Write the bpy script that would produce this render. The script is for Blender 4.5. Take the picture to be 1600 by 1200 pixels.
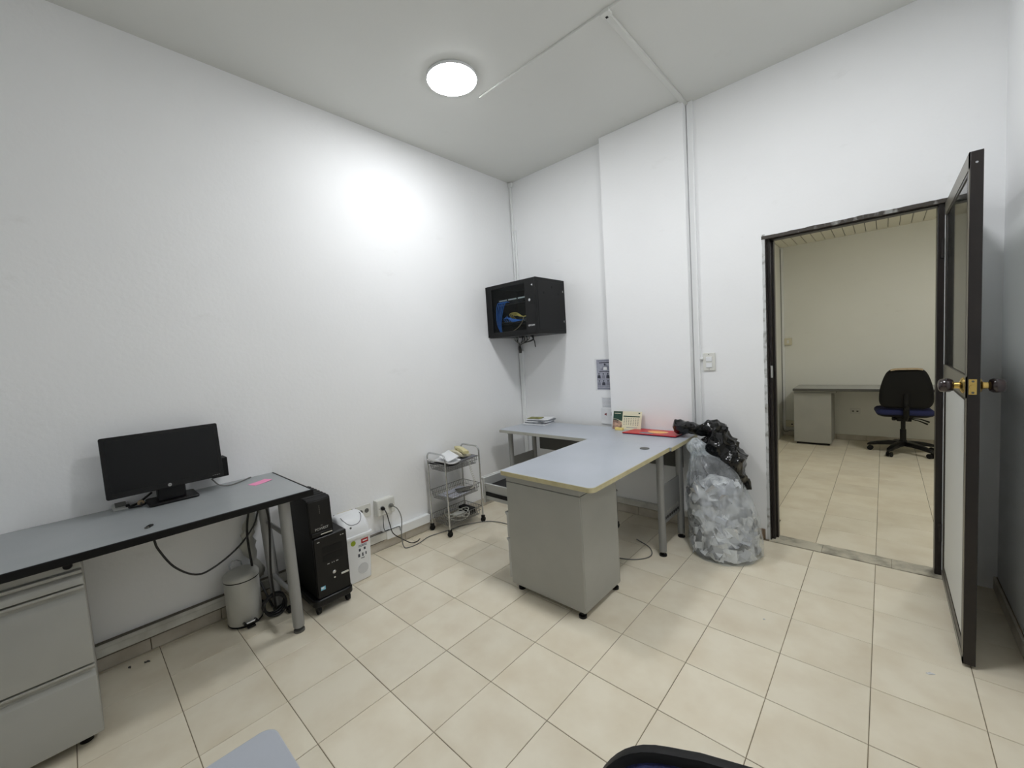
import bpy, bmesh, math, random
from mathutils import Vector, Matrix, noise

for o in list(bpy.data.objects):
    bpy.data.objects.remove(o, do_unlink=True)
scn = bpy.context.scene
COL = scn.collection
R = math.radians
random.seed(7)

# ------------------------------------------------------------------ camera
CAM_POS = Vector((2.7697, -3.1404, 1.3781))
RIGHT = Vector((0.73852173, 0.67127709, -0.06302958))
DOWN = Vector((0.00021834, -0.09372195, -0.99559839))
FWD = Vector((-0.67422964, 0.73525728, -0.06936227))
cd = bpy.data.cameras.new('camera')
cd.sensor_fit = 'HORIZONTAL'
cd.sensor_width = 36.0
cd.lens = 637.53 / 1600 * 36.0
cd.clip_start = 0.02
cam = bpy.data.objects.new('camera', cd)
cam.matrix_world = Matrix((
    (RIGHT.x, -DOWN.x, -FWD.x, CAM_POS.x),
    (RIGHT.y, -DOWN.y, -FWD.y, CAM_POS.y),
    (RIGHT.z, -DOWN.z, -FWD.z, CAM_POS.z),
    (0, 0, 0, 1)))
COL.objects.link(cam)
scn.camera = cam

# ------------------------------------------------------------------ world, light levels, exposure
w = bpy.data.worlds.new('world')
scn.world = w
w.use_nodes = True
w.node_tree.nodes['Background'].inputs[0].default_value = (0.75, 0.8, 0.9, 1)
w.node_tree.nodes['Background'].inputs[1].default_value = 0.02
LAMP_STRENGTH = 28.5
LAMP2_STRENGTH = 36.0
LAMP_SIDE = 20.0
LAMP_COLOR = (0.965, 0.98, 1.0)
OTHER_LAMP_STRENGTH = 30.0
OTHER_LAMP_COLOR = (1.0, 1.0, 0.975)
scn.view_settings.view_transform = 'Standard'
scn.view_settings.look = 'None'
scn.view_settings.gamma = 1.0
scn.view_settings.use_curve_mapping = False
scn.view_settings.exposure = 1.42
try:
    scn.cycles.max_bounces = 9
    scn.cycles.diffuse_bounces = 6
    scn.cycles.use_adaptive_sampling = True
    scn.cycles.adaptive_threshold = 0.05
    scn.cycles.transparent_max_bounces = 10
    scn.cycles.caustics_reflective = False
    scn.cycles.caustics_refractive = False
    scn.cycles.sample_clamp_indirect = 4.0
except Exception:
    pass


# ------------------------------------------------------------------ materials
def lin(c):
    def f(v):
        v /= 255.0
        return v / 12.92 if v <= 0.04045 else ((v + 0.055) / 1.055) ** 2.4
    return (f(c[0]), f(c[1]), f(c[2]), 1.0)


MATS = {}


def mat(name, c, rough=0.5, metal=0.0, c2=None, scale=6.0, lo=0.35, hi=0.7, bump=0.0, bscale=60.0,
        spec=None, coat=0.0, rand=0.0, alpha=1.0, detail=4.0, stretch=None):
    """procedural principled material: base colour c, optional second colour c2 mottled in by noise"""
    if name in MATS:
        return MATS[name]
    m = bpy.data.materials.new(name)
    m.use_nodes = True
    nt = m.node_tree
    b = nt.nodes['Principled BSDF']
    b.inputs['Roughness'].default_value = rough
    b.inputs['Metallic'].default_value = metal
    if spec is not None:
        b.inputs['Specular IOR Level'].default_value = spec
    if coat:
        b.inputs['Coat Weight'].default_value = coat
        b.inputs['Coat Roughness'].default_value = 0.15
    b.inputs['Alpha'].default_value = alpha
    b.inputs['Base Color'].default_value = lin(c)
    tc = nt.nodes.new('ShaderNodeTexCoord')
    src = tc.outputs['Object']
    if stretch:
        mp = nt.nodes.new('ShaderNodeMapping')
        mp.inputs['Scale'].default_value = stretch
        nt.links.new(src, mp.inputs['Vector'])
        src = mp.outputs['Vector']
    out = None
    if c2 is not None:
        n = nt.nodes.new('ShaderNodeTexNoise')
        n.inputs['Scale'].default_value = scale
        n.inputs['Detail'].default_value = detail
        nt.links.new(src, n.inputs['Vector'])
        r = nt.nodes.new('ShaderNodeValToRGB')
        r.color_ramp.elements[0].position = lo
        r.color_ramp.elements[1].position = hi
        r.color_ramp.elements[0].color = lin(c)
        r.color_ramp.elements[1].color = lin(c2)
        nt.links.new(n.outputs['Fac'], r.inputs['Fac'])
        out = r.outputs['Color']
        if rand:
            oi = nt.nodes.new('ShaderNodeObjectInfo')
            ad = nt.nodes.new('ShaderNodeVectorMath')
            ad.operation = 'ADD'
            sc_ = nt.nodes.new('ShaderNodeMath')
            sc_.operation = 'MULTIPLY'
            sc_.inputs[1].default_value = 37.0
            nt.links.new(oi.outputs['Random'], sc_.inputs[0])
            nt.links.new(src, ad.inputs[0])
            nt.links.new(sc_.outputs[0], ad.inputs[1])
            nt.links.new(ad.outputs[0], n.inputs['Vector'])
            hs = nt.nodes.new('ShaderNodeHueSaturation')
            mr = nt.nodes.new('ShaderNodeMapRange')
            mr.inputs['To Min'].default_value = 1.0 - rand
            mr.inputs['To Max'].default_value = 1.0 + rand
            nt.links.new(oi.outputs['Random'], mr.inputs['Value'])
            nt.links.new(mr.outputs[0], hs.inputs['Value'])
            nt.links.new(out, hs.inputs['Color'])
            out = hs.outputs['Color']
        nt.links.new(out, b.inputs['Base Color'])
    if bump:
        n2 = nt.nodes.new('ShaderNodeTexNoise')
        n2.inputs['Scale'].default_value = bscale
        n2.inputs['Detail'].default_value = 5.0
        nt.links.new(tc.outputs['Object'], n2.inputs['Vector'])
        bp = nt.nodes.new('ShaderNodeBump')
        bp.inputs['Strength'].default_value = bump
        bp.inputs['Distance'].default_value = 0.004
        nt.links.new(n2.outputs['Fac'], bp.inputs['Height'])
        nt.links.new(bp.outputs['Normal'], b.inputs['Normal'])
    MATS[name] = m
    return m


def emit(name, c, s):
    m = bpy.data.materials.new(name)
    m.use_nodes = True
    nt = m.node_tree
    nt.nodes.remove(nt.nodes['Principled BSDF'])
    e = nt.nodes.new('ShaderNodeEmission')
    e.inputs[0].default_value = (c[0], c[1], c[2], 1)
    e.inputs[1].default_value = s
    nt.links.new(e.outputs[0], nt.nodes['Material Output'].inputs[0])
    return m


def glass_mat(name, tint, ior=1.45, rough=0.02, solid=0.0, solid_col=(200, 200, 200)):
    """thin sheet: tinted see-through with a glossy coat and an optional milky share"""
    m = bpy.data.materials.new(name)
    m.use_nodes = True
    nt = m.node_tree
    nt.nodes.remove(nt.nodes['Principled BSDF'])
    t = nt.nodes.new('ShaderNodeBsdfTransparent')
    t.inputs[0].default_value = (tint[0], tint[1], tint[2], 1)
    g = nt.nodes.new('ShaderNodeBsdfGlossy')
    g.inputs['Roughness'].default_value = rough
    fr = nt.nodes.new('ShaderNodeFresnel')
    fr.inputs[0].default_value = 1.45
    mx = nt.nodes.new('ShaderNodeMixShader')
    nt.links.new(fr.outputs[0], mx.inputs[0])
    fr.inputs[0].default_value = ior
    nt.links.new(t.outputs[0], mx.inputs[1])
    nt.links.new(g.outputs[0], mx.inputs[2])
    last = mx
    if solid:
        d = nt.nodes.new('ShaderNodeBsdfPrincipled')
        d.inputs['Base Color'].default_value = lin(solid_col)
        d.inputs['Roughness'].default_value = 0.3
        m2 = nt.nodes.new('ShaderNodeMixShader')
        m2.inputs[0].default_value = solid
        nt.links.new(mx.outputs[0], m2.inputs[1])
        nt.links.new(d.outputs[0], m2.inputs[2])
        last = m2
    nt.links.new(last.outputs[0], nt.nodes['Material Output'].inputs[0])
    return m


def wall_mat(name, c, c2, dirt=(150, 146, 132), dirt_h=0.0, bump=0.25):
    """painted plaster: slow mottling, fine roller texture, scuffs low on the wall"""
    m = bpy.data.materials.new(name)
    m.use_nodes = True
    nt = m.node_tree
    b = nt.nodes['Principled BSDF']
    b.inputs['Roughness'].default_value = 0.62
    b.inputs['Specular IOR Level'].default_value = 0.3
    tc = nt.nodes.new('ShaderNodeTexCoord')
    n = nt.nodes.new('ShaderNodeTexNoise')
    n.inputs['Scale'].default_value = 1.3
    n.inputs['Detail'].default_value = 6
    nt.links.new(tc.outputs['Object'], n.inputs['Vector'])
    r = nt.nodes.new('ShaderNodeValToRGB')
    r.color_ramp.elements[0].position = 0.3
    r.color_ramp.elements[1].position = 0.75
    r.color_ramp.elements[0].color = lin(c)
    r.color_ramp.elements[1].color = lin(c2)
    nt.links.new(n.outputs['Fac'], r.inputs['Fac'])
    # scuff marks: thresholded noise, stretched along the wall
    n3 = nt.nodes.new('ShaderNodeTexNoise')
    n3.inputs['Scale'].default_value = 3.2
    n3.inputs['Detail'].default_value = 9
    n3.inputs['Roughness'].default_value = 0.7
    mp = nt.nodes.new('ShaderNodeMapping')
    mp.inputs['Scale'].default_value = (1, 0.8, 2.0)
    nt.links.new(tc.outputs['Object'], mp.inputs['Vector'])
    nt.links.new(mp.outputs['Vector'], n3.inputs['Vector'])
    r3 = nt.nodes.new('ShaderNodeValToRGB')
    r3.color_ramp.elements[0].position = 0.62
    r3.color_ramp.elements[1].position = 0.80
    r3.color_ramp.elements[0].color = (0, 0, 0, 1)
    r3.color_ramp.elements[1].color = (0.14, 0.14, 0.14, 1)
    nt.links.new(n3.outputs['Fac'], r3.inputs['Fac'])
    mx = nt.nodes.new('ShaderNodeMix')
    mx.data_type = 'RGBA'
    nt.links.new(r3.outputs['Color'], mx.inputs['Factor'])
    nt.links.new(r.outputs['Color'], mx.inputs['A'])
    mx.inputs['B'].default_value = lin(dirt)
    nt.links.new(mx.outputs['Result'], b.inputs['Base Color'])
    n2 = nt.nodes.new('ShaderNodeTexNoise')
    n2.inputs['Scale'].default_value = 45
    n2.inputs['Detail'].default_value = 4
    nt.links.new(tc.outputs['Object'], n2.inputs['Vector'])
    bp = nt.nodes.new('ShaderNodeBump')
    bp.inputs['Strength'].default_value = bump
    bp.inputs['Distance'].default_value = 0.003
    nt.links.new(n2.outputs['Fac'], bp.inputs['Height'])
    nt.links.new(bp.outputs['Normal'], b.inputs['Normal'])
    return m


M_WALL = wall_mat('white wall paint', (241, 242, 243), (246, 247, 248))
M_WALL2 = wall_mat('cream wall paint', (231, 231, 224), (237, 237, 231), bump=0.12)
M_CEIL = wall_mat('white ceiling paint', (217, 218, 214), (222, 223, 219), bump=0.1)
M_CEIL2 = mat('cream ceiling slat', (226, 222, 206), 0.5)
M_TILE = mat('beige floor tile', (234, 226, 206), 0.38, c2=(222, 211, 188), scale=5.5, lo=0.38, hi=0.72, rand=0.035, spec=0.4,
             bump=0.04, bscale=25)
M_GROUT = mat('brown floor grout', (142, 130, 108), 0.9, c2=(104, 94, 78), scale=9)
M_SKIRT = mat('grey beige skirting tile', (212, 206, 194), 0.45, c2=(180, 172, 158), scale=7)
M_THRESH = mat('worn cement threshold', (196, 190, 172), 0.75, c2=(128, 124, 112), scale=9, lo=0.45, hi=0.7, bump=0.3, bscale=40)
M_DUCT = mat('white plastic trunking', (240, 242, 242), 0.4)
M_DUCT2 = mat('dusty grey plastic trunking', (226, 226, 220), 0.55, c2=(186, 184, 176), scale=8)
M_GREYTOP = mat('light grey laminate', (178, 183, 192), 0.32, c2=(170, 176, 184), scale=3)
M_DGREYTOP = mat('mid grey laminate', (162, 166, 168), 0.35, c2=(152, 157, 159), scale=3)
M_EDGE_CREAM = mat('yellowed desk edging', (206, 198, 160), 0.45, c2=(188, 178, 138), scale=12)
M_EDGE_GREY = mat('grey desk edging', (172, 172, 164), 0.45)
M_BLACK_EDGE = mat('black rubber edging', (7, 7, 8), 0.5, spec=0.25)
M_STEEL = mat('grey painted steel', (166, 166, 160), 0.42, c2=(160, 160, 154), scale=5, bump=0.05, bscale=160)
M_STEEL_L = mat('light grey painted steel', (176, 177, 174), 0.4)
M_STEEL_DK = mat('dark grey painted steel', (84, 84, 80), 0.5)
M_LEG = mat('silver grey leg paint', (150, 151, 150), 0.36, metal=0.25)
M_CHROME = mat('chrome', (200, 202, 204), 0.18, metal=1.0)
M_CHROME_D = mat('dull chrome wire', (150, 150, 150), 0.3, metal=0.9)
M_BLACK = mat('black plastic', (7, 7, 8), 0.34, spec=0.35)
M_BLACK_M = mat('matt black plastic', (10, 10, 11), 0.55, spec=0.3)
M_BLACK_T = mat('black textured metal', (8, 9, 10), 0.42, spec=0.3, bump=0.1, bscale=300)
M_SCREEN = mat('dark screen glass', (9, 11, 13), 0.14, spec=0.3)
M_WHITEP = mat('white plastic', (232, 234, 236), 0.32)
M_WHITEP2 = mat('off white plastic', (224, 224, 218), 0.4)
M_IVORY = mat('ivory plastic', (214, 208, 184), 0.4)
M_BEIGE_PH = mat('beige phone plastic', (214, 206, 158), 0.4)
M_PAPER = mat('white paper', (232, 233, 234), 0.75, c2=(222, 223, 226), scale=14)
M_PAPER_B = mat('bluish paper', (206, 208, 220), 0.75)
M_PAPER_G = mat('grey newsprint', (150, 154, 158), 0.8, c2=(96, 100, 106), scale=26)
M_INK = mat('dark grey ink', (62, 64, 74), 0.8)
M_INK2 = mat('grey ink', (134, 136, 148), 0.8)
M_RED = mat('red laminated card', (196, 34, 44), 0.35, c2=(178, 26, 40), scale=7)
M_RED2 = mat('red label', (180, 40, 48), 0.45)
M_ORANGE = mat('orange print', (236, 150, 70), 0.4, c2=(246, 206, 120), scale=18)
M_NAVY = mat('navy print', (26, 30, 74), 0.4)
M_LGREEN = mat('lime label', (146, 164, 30), 0.5)
M_DGREEN = mat('dark green print', (22, 62, 48), 0.45)
M_CREAMP = mat('cream card', (226, 220, 192), 0.6)
M_TAN = mat('mottled tan', (158, 138, 108), 0.7, c2=(184, 164, 134), scale=20)
M_PINK = mat('pink sticky paper', (250, 158, 198), 0.7)
M_YEL = mat('pale yellow rubber', (236, 214, 130), 0.6)
M_OLIVE = mat('olive booklet cover', (150, 150, 78), 0.55, c2=(90, 92, 60), scale=22)
M_BROWN = mat('dark brown metal paint', (30, 23, 20), 0.34, c2=(22, 17, 15), scale=9)
M_BROWN_G = mat('grey brown metal paint', (116, 112, 102), 0.34)
M_BROWN_W = mat('chipped brown paint', (60, 54, 47), 0.55, c2=(150, 150, 146), scale=16, lo=0.52, hi=0.62, stretch=(1, 1, 0.35))
M_PLASTER = mat('bare plaster edge', (206, 208, 208), 0.8, c2=(140, 138, 132), scale=24, lo=0.5, hi=0.7, bump=0.5, bscale=60)
M_TERRA = mat('brown skirting end', (132, 112, 92), 0.6)
M_PANEL = mat('white door panel', (214, 216, 214), 0.45)
M_BRASS = mat('brass', (214, 184, 110), 0.25, metal=1.0)
M_KNOB = mat('dark wood knob', (52, 34, 34), 0.22, c2=(34, 22, 24), scale=30, coat=0.6)
M_FABRIC = mat('navy chair fabric', (22, 27, 66), 0.85, c2=(34, 42, 92), scale=240, lo=0.4, hi=0.6, bump=0.3, bscale=500)
M_BLUEC = mat('blue network cable', (58, 128, 232), 0.4)
M_YELC = mat('yellow network cable', (236, 208, 110), 0.4)
M_GREYC = mat('grey cable', (112, 112, 108), 0.5)
M_WHITEC = mat('off white cable', (206, 206, 198), 0.5)
M_BLACKC = mat('black cable', (10, 10, 11), 0.45)
M_BAGB = mat('black plastic film', (7, 7, 8), 0.22, bump=0.6, bscale=26, spec=0.6)
M_ICYAN = mat('pale blue sticker', (120, 190, 214), 0.4)
M_GLASS_D = glass_mat('tinted rack glass', (0.86, 0.90, 0.90), ior=1.18, rough=0.03)
M_GLASS = glass_mat('door glass', (0.93, 0.95, 0.94), rough=0.05, solid=0.04, solid_col=(170, 176, 170))
M_LAMP = emit('lamp diffuser', LAMP_COLOR, LAMP_STRENGTH)
M_LAMPB = emit('second lamp diffuser', LAMP_COLOR, LAMP2_STRENGTH)
M_LAMP2 = emit('other room lamp diffuser', OTHER_LAMP_COLOR, OTHER_LAMP_STRENGTH)


# ------------------------------------------------------------------ mesh helpers
ORG = {}


class MB:
    def __init__(self):
        self.v = []
        self.f = []

    def add(self, vs, fs):
        n = len(self.v)
        self.v += [Vector(p) for p in vs]
        self.f += [tuple(i + n for i in f) for f in fs]
        return self

    def box(self, a, b):
        x0, y0, z0 = [min(a[i], b[i]) for i in range(3)]
        x1, y1, z1 = [max(a[i], b[i]) for i in range(3)]
        return self.add([(x0, y0, z0), (x1, y0, z0), (x1, y1, z0), (x0, y1, z0), (x0, y0, z1), (x1, y0, z1), (x1, y1, z1), (x0, y1, z1)],
                        [(0, 3, 2, 1), (4, 5, 6, 7), (0, 1, 5, 4), (1, 2, 6, 5), (2, 3, 7, 6), (3, 0, 4, 7)])

    def loft(self, rings, cap=True, closed=False):
        n = len(rings[0])
        vs = [p for r in rings for p in r]
        fs = []
        m = len(rings)
        for i in range(m if closed else m - 1):
            a, b = i * n, ((i + 1) % m) * n
            for j in range(n):
                k = (j + 1) % n
                fs.append((a + j, a + k, b + k, b + j))
        if cap and not closed:
            fs.append(tuple(range(n - 1, -1, -1)))
            fs.append(tuple((m - 1) * n + j for j in range(n)))
        return self.add(vs, fs)

    def tube(self, pts, r, n=8, closed=False, cap=True):
        pts = [Vector(p) for p in pts]
        m = len(pts)
        rs = r if isinstance(r, (list, tuple)) else [r] * m
        rings = []
        up = None
        for i, p in enumerate(pts):
            if closed:
                t = pts[(i + 1) % m] - pts[i - 1]
            else:
                t = pts[min(i + 1, m - 1)] - pts[max(i - 1, 0)]
            if t.length < 1e-9:
                t = Vector((0, 0, 1))
            t.normalize()
            if up is None:
                up = Vector((0, 0, 1)) if abs(t.z) < 0.9 else Vector((1, 0, 0))
            s = t.cross(up)
            if s.length < 1e-6:
                s = t.orthogonal()
            s.normalize()
            u = s.cross(t).normalized()
            up = u
            rings.append([p + rs[i] * (math.cos(2 * math.pi * j / n) * s + math.sin(2 * math.pi * j / n) * u) for j in range(n)])
        return self.loft(rings, cap, closed)

    def cyl(self, a, b, r, n=20, r2=None):
        return self.tube([a, b], [r, r if r2 is None else r2], n)

    def lathe(self, prof, c, n=32, axis='z', cap=True):
        rings = []
        for (r, h) in prof:
            ring = []
            for j in range(n):
                a = 2 * math.pi * j / n
                p = (r * math.cos(a), r * math.sin(a), h)
                if axis == 'x':
                    p = (p[2], p[0], p[1])
                elif axis == 'y':
                    p = (p[0], p[2], p[1])
                ring.append(Vector(c) + Vector(p))
            rings.append(ring)
        return self.loft(rings, cap)

    def prism(self, poly, axis, a, b):
        """poly: 2D points in the two remaining axes (x,y,z order), extruded along axis from a to b"""
        def P(q, t):
            if axis == 'x':
                return (t, q[0], q[1])
            if axis == 'y':
                return (q[0], t, q[1])
            return (q[0], q[1], t)
        return self.loft([[P(q, a) for q in poly], [P(q, b) for q in poly]])

    def xf(self, M):
        self.v = [M @ p for p in self.v]
        return self

    def build(self, name, m, parent=None, bev=0.0, smooth=None, local=False, seg=2):
        me = bpy.data.meshes.new(name)
        off = Vector((0, 0, 0)) if (parent is None or local) else ORG.get(parent.name, Vector((0, 0, 0)))
        me.from_pydata([p - off for p in self.v], [], self.f)
        bm = bmesh.new()
        bm.from_mesh(me)
        bmesh.ops.recalc_face_normals(bm, faces=bm.faces)
        bm.to_mesh(me)
        bm.free()
        if smooth is not None:
            me.shade_smooth()
            me.set_sharp_from_angle(angle=R(smooth))
        me.materials.append(m)
        o = bpy.data.objects.new(name, me)
        COL.objects.link(o)
        if parent is not None:
            o.parent = parent
            ORG[o.name] = off
        else:
            ORG[o.name] = Vector((0, 0, 0))
        if bev:
            md = o.modifiers.new('bevel', 'BEVEL')
            md.width = bev
            md.segments = seg
            md.limit_method = 'ANGLE'
            md.angle_limit = R(40)
            if smooth is None:
                me.shade_smooth()
                me.set_sharp_from_angle(angle=R(50))
        return o


def tag(o, label, cat, group=None):
    o['label'] = label
    o['category'] = cat
    if group:
        o['group'] = group
    return o


def struct(o, label=None):
    o['kind'] = 'structure'
    if label:
        o['label'] = label
    return o


def thing(name, loc, label, cat, group=None, rz=0.0):
    o = bpy.data.objects.new(name, None)
    o.empty_display_size = 0.05
    o.location = loc
    o.rotation_euler = (0, 0, rz)
    COL.objects.link(o)
    ORG[o.name] = Vector(loc)
    tag(o, label, cat, group)
    return o


def copy_tree(o, parent=None):
    c = o.copy()
    COL.objects.link(c)
    c.parent = parent
    for ch in list(o.children):
        copy_tree(ch, c)
    return c


def box(name, a, b, m, parent=None, bev=0.0):
    return MB().box(a, b).build(name, m, parent, bev)


def spline(pts, n=8):
    """Catmull-Rom through the points"""
    P = [Vector(p) for p in pts]
    P = [P[0] * 2 - P[1]] + P + [P[-1] * 2 - P[-2]]
    out = []
    for i in range(1, len(P) - 2):
        for k in range(n):
            t = k / n
            a, b, c, d = P[i - 1], P[i], P[i + 1], P[i + 2]
            out.append(0.5 * ((2 * b) + (c - a) * t + (2 * a - 5 * b + 4 * c - d) * t * t + (3 * b - a - 3 * c + d) * t ** 3))
    out.append(P[-2])
    return out


def cable(name, pts, r, m, label=None, cat='cable', parent=None, n=8, group=None):
    o = MB().tube(spline(pts, 8), r, n).build(name, m, parent, smooth=60)
    if label:
        tag(o, label, cat, group)
    return o


def rrect(x0, x1, y0, y1, r, n=5):
    """rounded rectangle polygon"""
    out = []
    rr = r if isinstance(r, (list, tuple)) else [r] * 4
    for (cx, cy, a0, q) in ((x1, y1, 0, rr[0]), (x0, y1, 90, rr[1]), (x0, y0, 180, rr[2]), (x1, y0, 270, rr[3])):
        sx = -1 if cx == x1 else 1
        sy = -1 if cy == y1 else 1
        for k in range(n + 1):
            a = R(a0 + 90 * k / n)
            out.append((cx + sx * q + q * math.cos(a), cy + sy * q + q * math.sin(a)))
    return out


def lettering(name, body, size, m, parent, origin, xdir, ydir, ext=0.0006):
    """text as a thin mesh; origin is the centre of the line, xdir reading direction, ydir up"""
    cu = bpy.data.curves.new(name, 'FONT')
    cu.body = body
    cu.size = size
    cu.extrude = ext
    cu.align_x = 'CENTER'
    cu.align_y = 'CENTER'
    cu.resolution_u = 3
    to = bpy.data.objects.new(name, cu)
    COL.objects.link(to)
    me = bpy.data.meshes.new_from_object(to.evaluated_get(bpy.context.evaluated_depsgraph_get()))
    bpy.data.objects.remove(to, do_unlink=True)
    X = Vector(xdir).normalized()
    Y = Vector(ydir).normalized()
    Z = X.cross(Y)
    off = ORG.get(parent.name, Vector((0, 0, 0)))
    O = Vector(origin) - off
    M = Matrix(((X.x, Y.x, Z.x, O.x), (X.y, Y.y, Z.y, O.y), (X.z, Y.z, Z.z, O.z), (0, 0, 0, 1)))
    me.transform(M)
    me.materials.clear()
    me.materials.append(m)
    o = bpy.data.objects.new(name, me)
    COL.objects.link(o)
    o.parent = parent
    ORG[o.name] = off
    return o


# ------------------------------------------------------------------ the room
HZ = 3.09
BY = 0.03          # back wall face
RX = 3.205         # right wall face
REAR = -4.35
DX0, DX1, DZ = 2.185, 3.005, 2.045   # door opening
WT = 0.15          # back wall thickness

wall_left = struct(box('wall_left', (-0.12, REAR - 0.1, -0.05), (0, BY + WT, HZ), M_WALL), 'white painted wall behind the monitor and wire trolley')
wb = MB()
wb.box((-0.12, BY, -0.05), (DX0, BY + WT, HZ + 0.05))
wb.box((DX0, BY, DZ), (DX1, BY + WT, HZ + 0.05))
wb.box((DX1, BY, -0.05), (RX + 0.12, BY + WT, HZ + 0.05))
struct(wb.build('wall_back', M_WALL), 'white painted wall with the open doorway')
struct(box('wall_right', (RX, REAR - 0.1, -0.05), (RX + 0.12, BY + WT, HZ), M_WALL), 'white painted wall behind the open door')
struct(box('wall_rear', (-0.12, REAR - 0.12, -0.05), (RX + 0.12, REAR, HZ), M_WALL), 'white painted wall behind the camera')
struct(box('ceiling', (-0.12, REAR - 0.12, HZ), (RX + 0.12, BY + WT, HZ + 0.1), M_CEIL), 'white flat ceiling with the round lamp')
# pilaster on the back wall
struct(box('wall_pilaster', (1.055, -0.05, 0.0), (1.722, BY, HZ), M_WALL, bev=0.004), 'white shallow pilaster on the back wall beside the switch')

# adjoining room
OX0, OX1, OY1, OZ = 1.70, 4.7, 3.70, 2.625
OY0 = BY + WT
struct(box('wall_left_far_room', (OX0 - 0.1, OY0, -0.05), (OX0, OY1, OZ + 0.1), M_WALL2), 'cream side wall of the room beyond the doorway')
struct(box('wall_back_far_room', (OX0 - 0.1, OY1, -0.05), (OX1 + 0.1, OY1 + 0.1, OZ + 0.1), M_WALL2), 'cream end wall of the room beyond the doorway')
struct(box('wall_right_far_room', (OX1, OY0, -0.05), (OX1 + 0.1, OY1, OZ + 0.1), M_WALL2), 'cream wall hidden beyond the doorway')
struct(box('wall_front_far_room', (RX + 0.12, OY0 - 0.1, -0.05), (OX1 + 0.1, OY0, OZ + 0.1), M_WALL2), 'cream wall hidden behind the door wall')
ceil2 = struct(box('ceiling_far_room', (OX0 - 0.1, OY0, OZ + 0.012), (OX1 + 0.1, OY1, OZ + 0.1), M_STEEL_DK), 'slatted cream ceiling beyond the doorway')
sl = None
nx = 0
x = OX0
while x < OX1 - 0.05:
    if sl is None:
        sl = MB().prism([(x + 0.003, OZ + 0.004), (x + 0.008, OZ), (x + 0.092, OZ), (x + 0.097, OZ + 0.004), (x + 0.097, OZ + 0.012), (x + 0.003, OZ + 0.012)],
                        'y', OY0, OY1).build('slat', M_CEIL2, ceil2)
        s0 = x
    else:
        c = sl.copy()
        COL.objects.link(c)
        c.parent = ceil2
        c.location = (x - s0, 0, 0)
    x += 0.1

# floor slab and tiles
floor = struct(box('floor', (-0.12, REAR - 0.12, -0.08), (OX1 + 0.1, OY1 + 0.1, -0.0025), M_GROUT), 'beige square ceramic tile floor with dark joints')
T = 0.3
G = 0.0013
tile_cache = {}


def tile(x0, x1, y0, y1):
    if x1 - x0 < 0.012 or y1 - y0 < 0.012:
        return
    key = (round(x1 - x0, 4), round(y1 - y0, 4))
    if key not in tile_cache:
        w_, d_ = key[0] / 2 - G, key[1] / 2 - G
        b = 0.0012
        vs = [(-w_, -d_, -0.006), (w_, -d_, -0.006), (w_, d_, -0.006), (-w_, d_, -0.006),
              (-w_, -d_, -b), (w_, -d_, -b), (w_, d_, -b), (-w_, d_, -b),
              (-w_ + b, -d_ + b, 0), (w_ - b, -d_ + b, 0), (w_ - b, d_ - b, 0), (-w_ + b, d_ - b, 0)]
        fs = [(0, 1, 5, 4), (1, 2, 6, 5), (2, 3, 7, 6), (3, 0, 4, 7), (4, 5, 9, 8), (5, 6, 10, 9), (6, 7, 11, 10), (7, 4, 8, 11), (8, 9, 10, 11)]
        me = bpy.data.meshes.new('tile')
        me.from_pydata(vs, [], fs)
        me.materials.append(M_TILE)
        tile_cache[key] = me
    o = bpy.data.objects.new('tile', tile_cache[key])
    COL.objects.link(o)
    o.parent = floor
    j = 0.0004
    o.location = ((x0 + x1) / 2, (y0 + y1) / 2, random.uniform(-j, j))


xs = [0.0] + [0.03 + T * i for i in range(0, 11)] + [RX]
ys = [0.0]
y = -0.24
while y > REAR:
    ys.append(y)
    y -= T
ys.append(REAR)
for i in range(len(xs) - 1):
    for j in range(len(ys) - 1):
        y1 = ys[j]
        if j == 0 and (xs[i] < DX0 - 0.3 or xs[i] > DX1):
            y1 = BY
        tile(xs[i], xs[i + 1], ys[j + 1], y1)
xs2 = [OX0] + [0.03 + T * i for i in range(6, 16)] + [OX1]
ys2 = [0.135 + T * j for j in range(0, 12)] + [OY1]
for i in range(len(xs2) - 1):
    for j in range(len(ys2) - 1):
        x0, x1, y0, y1 = xs2[i], xs2[i + 1], ys2[j], ys2[j + 1]
        if j == 0:
            if x1 < DX0 or x0 > DX1:
                y0 = OY0
            else:
                x0, x1 = max(x0, DX0 - 0.0), min(x1, DX1 + 0.0)
        if x0 > 3.9:
            continue
        tile(x0, x1, y0, y1)
tile(3.93, OX1, OY0, OY1)
# cement strip across the doorway, in three pieces
th = struct(MB().box((DX0 - 0.02, 0.0, -0.006), (DX1 + 0.02, 0.135, -0.003)).build('trim_1', M_THRESH), 'worn cement threshold strip under the doorway')
for a, b in ((DX0 - 0.0, 2.47), (2.472, 2.80), (2.802, DX1)):
    n = 10
    top = []
    for k in range(n + 1):
        xx = a + (b - a) * k / n
        top.append((xx, 0.0 + random.uniform(0, 0.008)))
    bot = [(a + (b - a) * k / n, 0.135 - random.uniform(0, 0.012)) for k in range(n, -1, -1)]
    MB().prism(top + bot, 'z', -0.004, 0.003).build('strip', M_THRESH, th)

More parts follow.
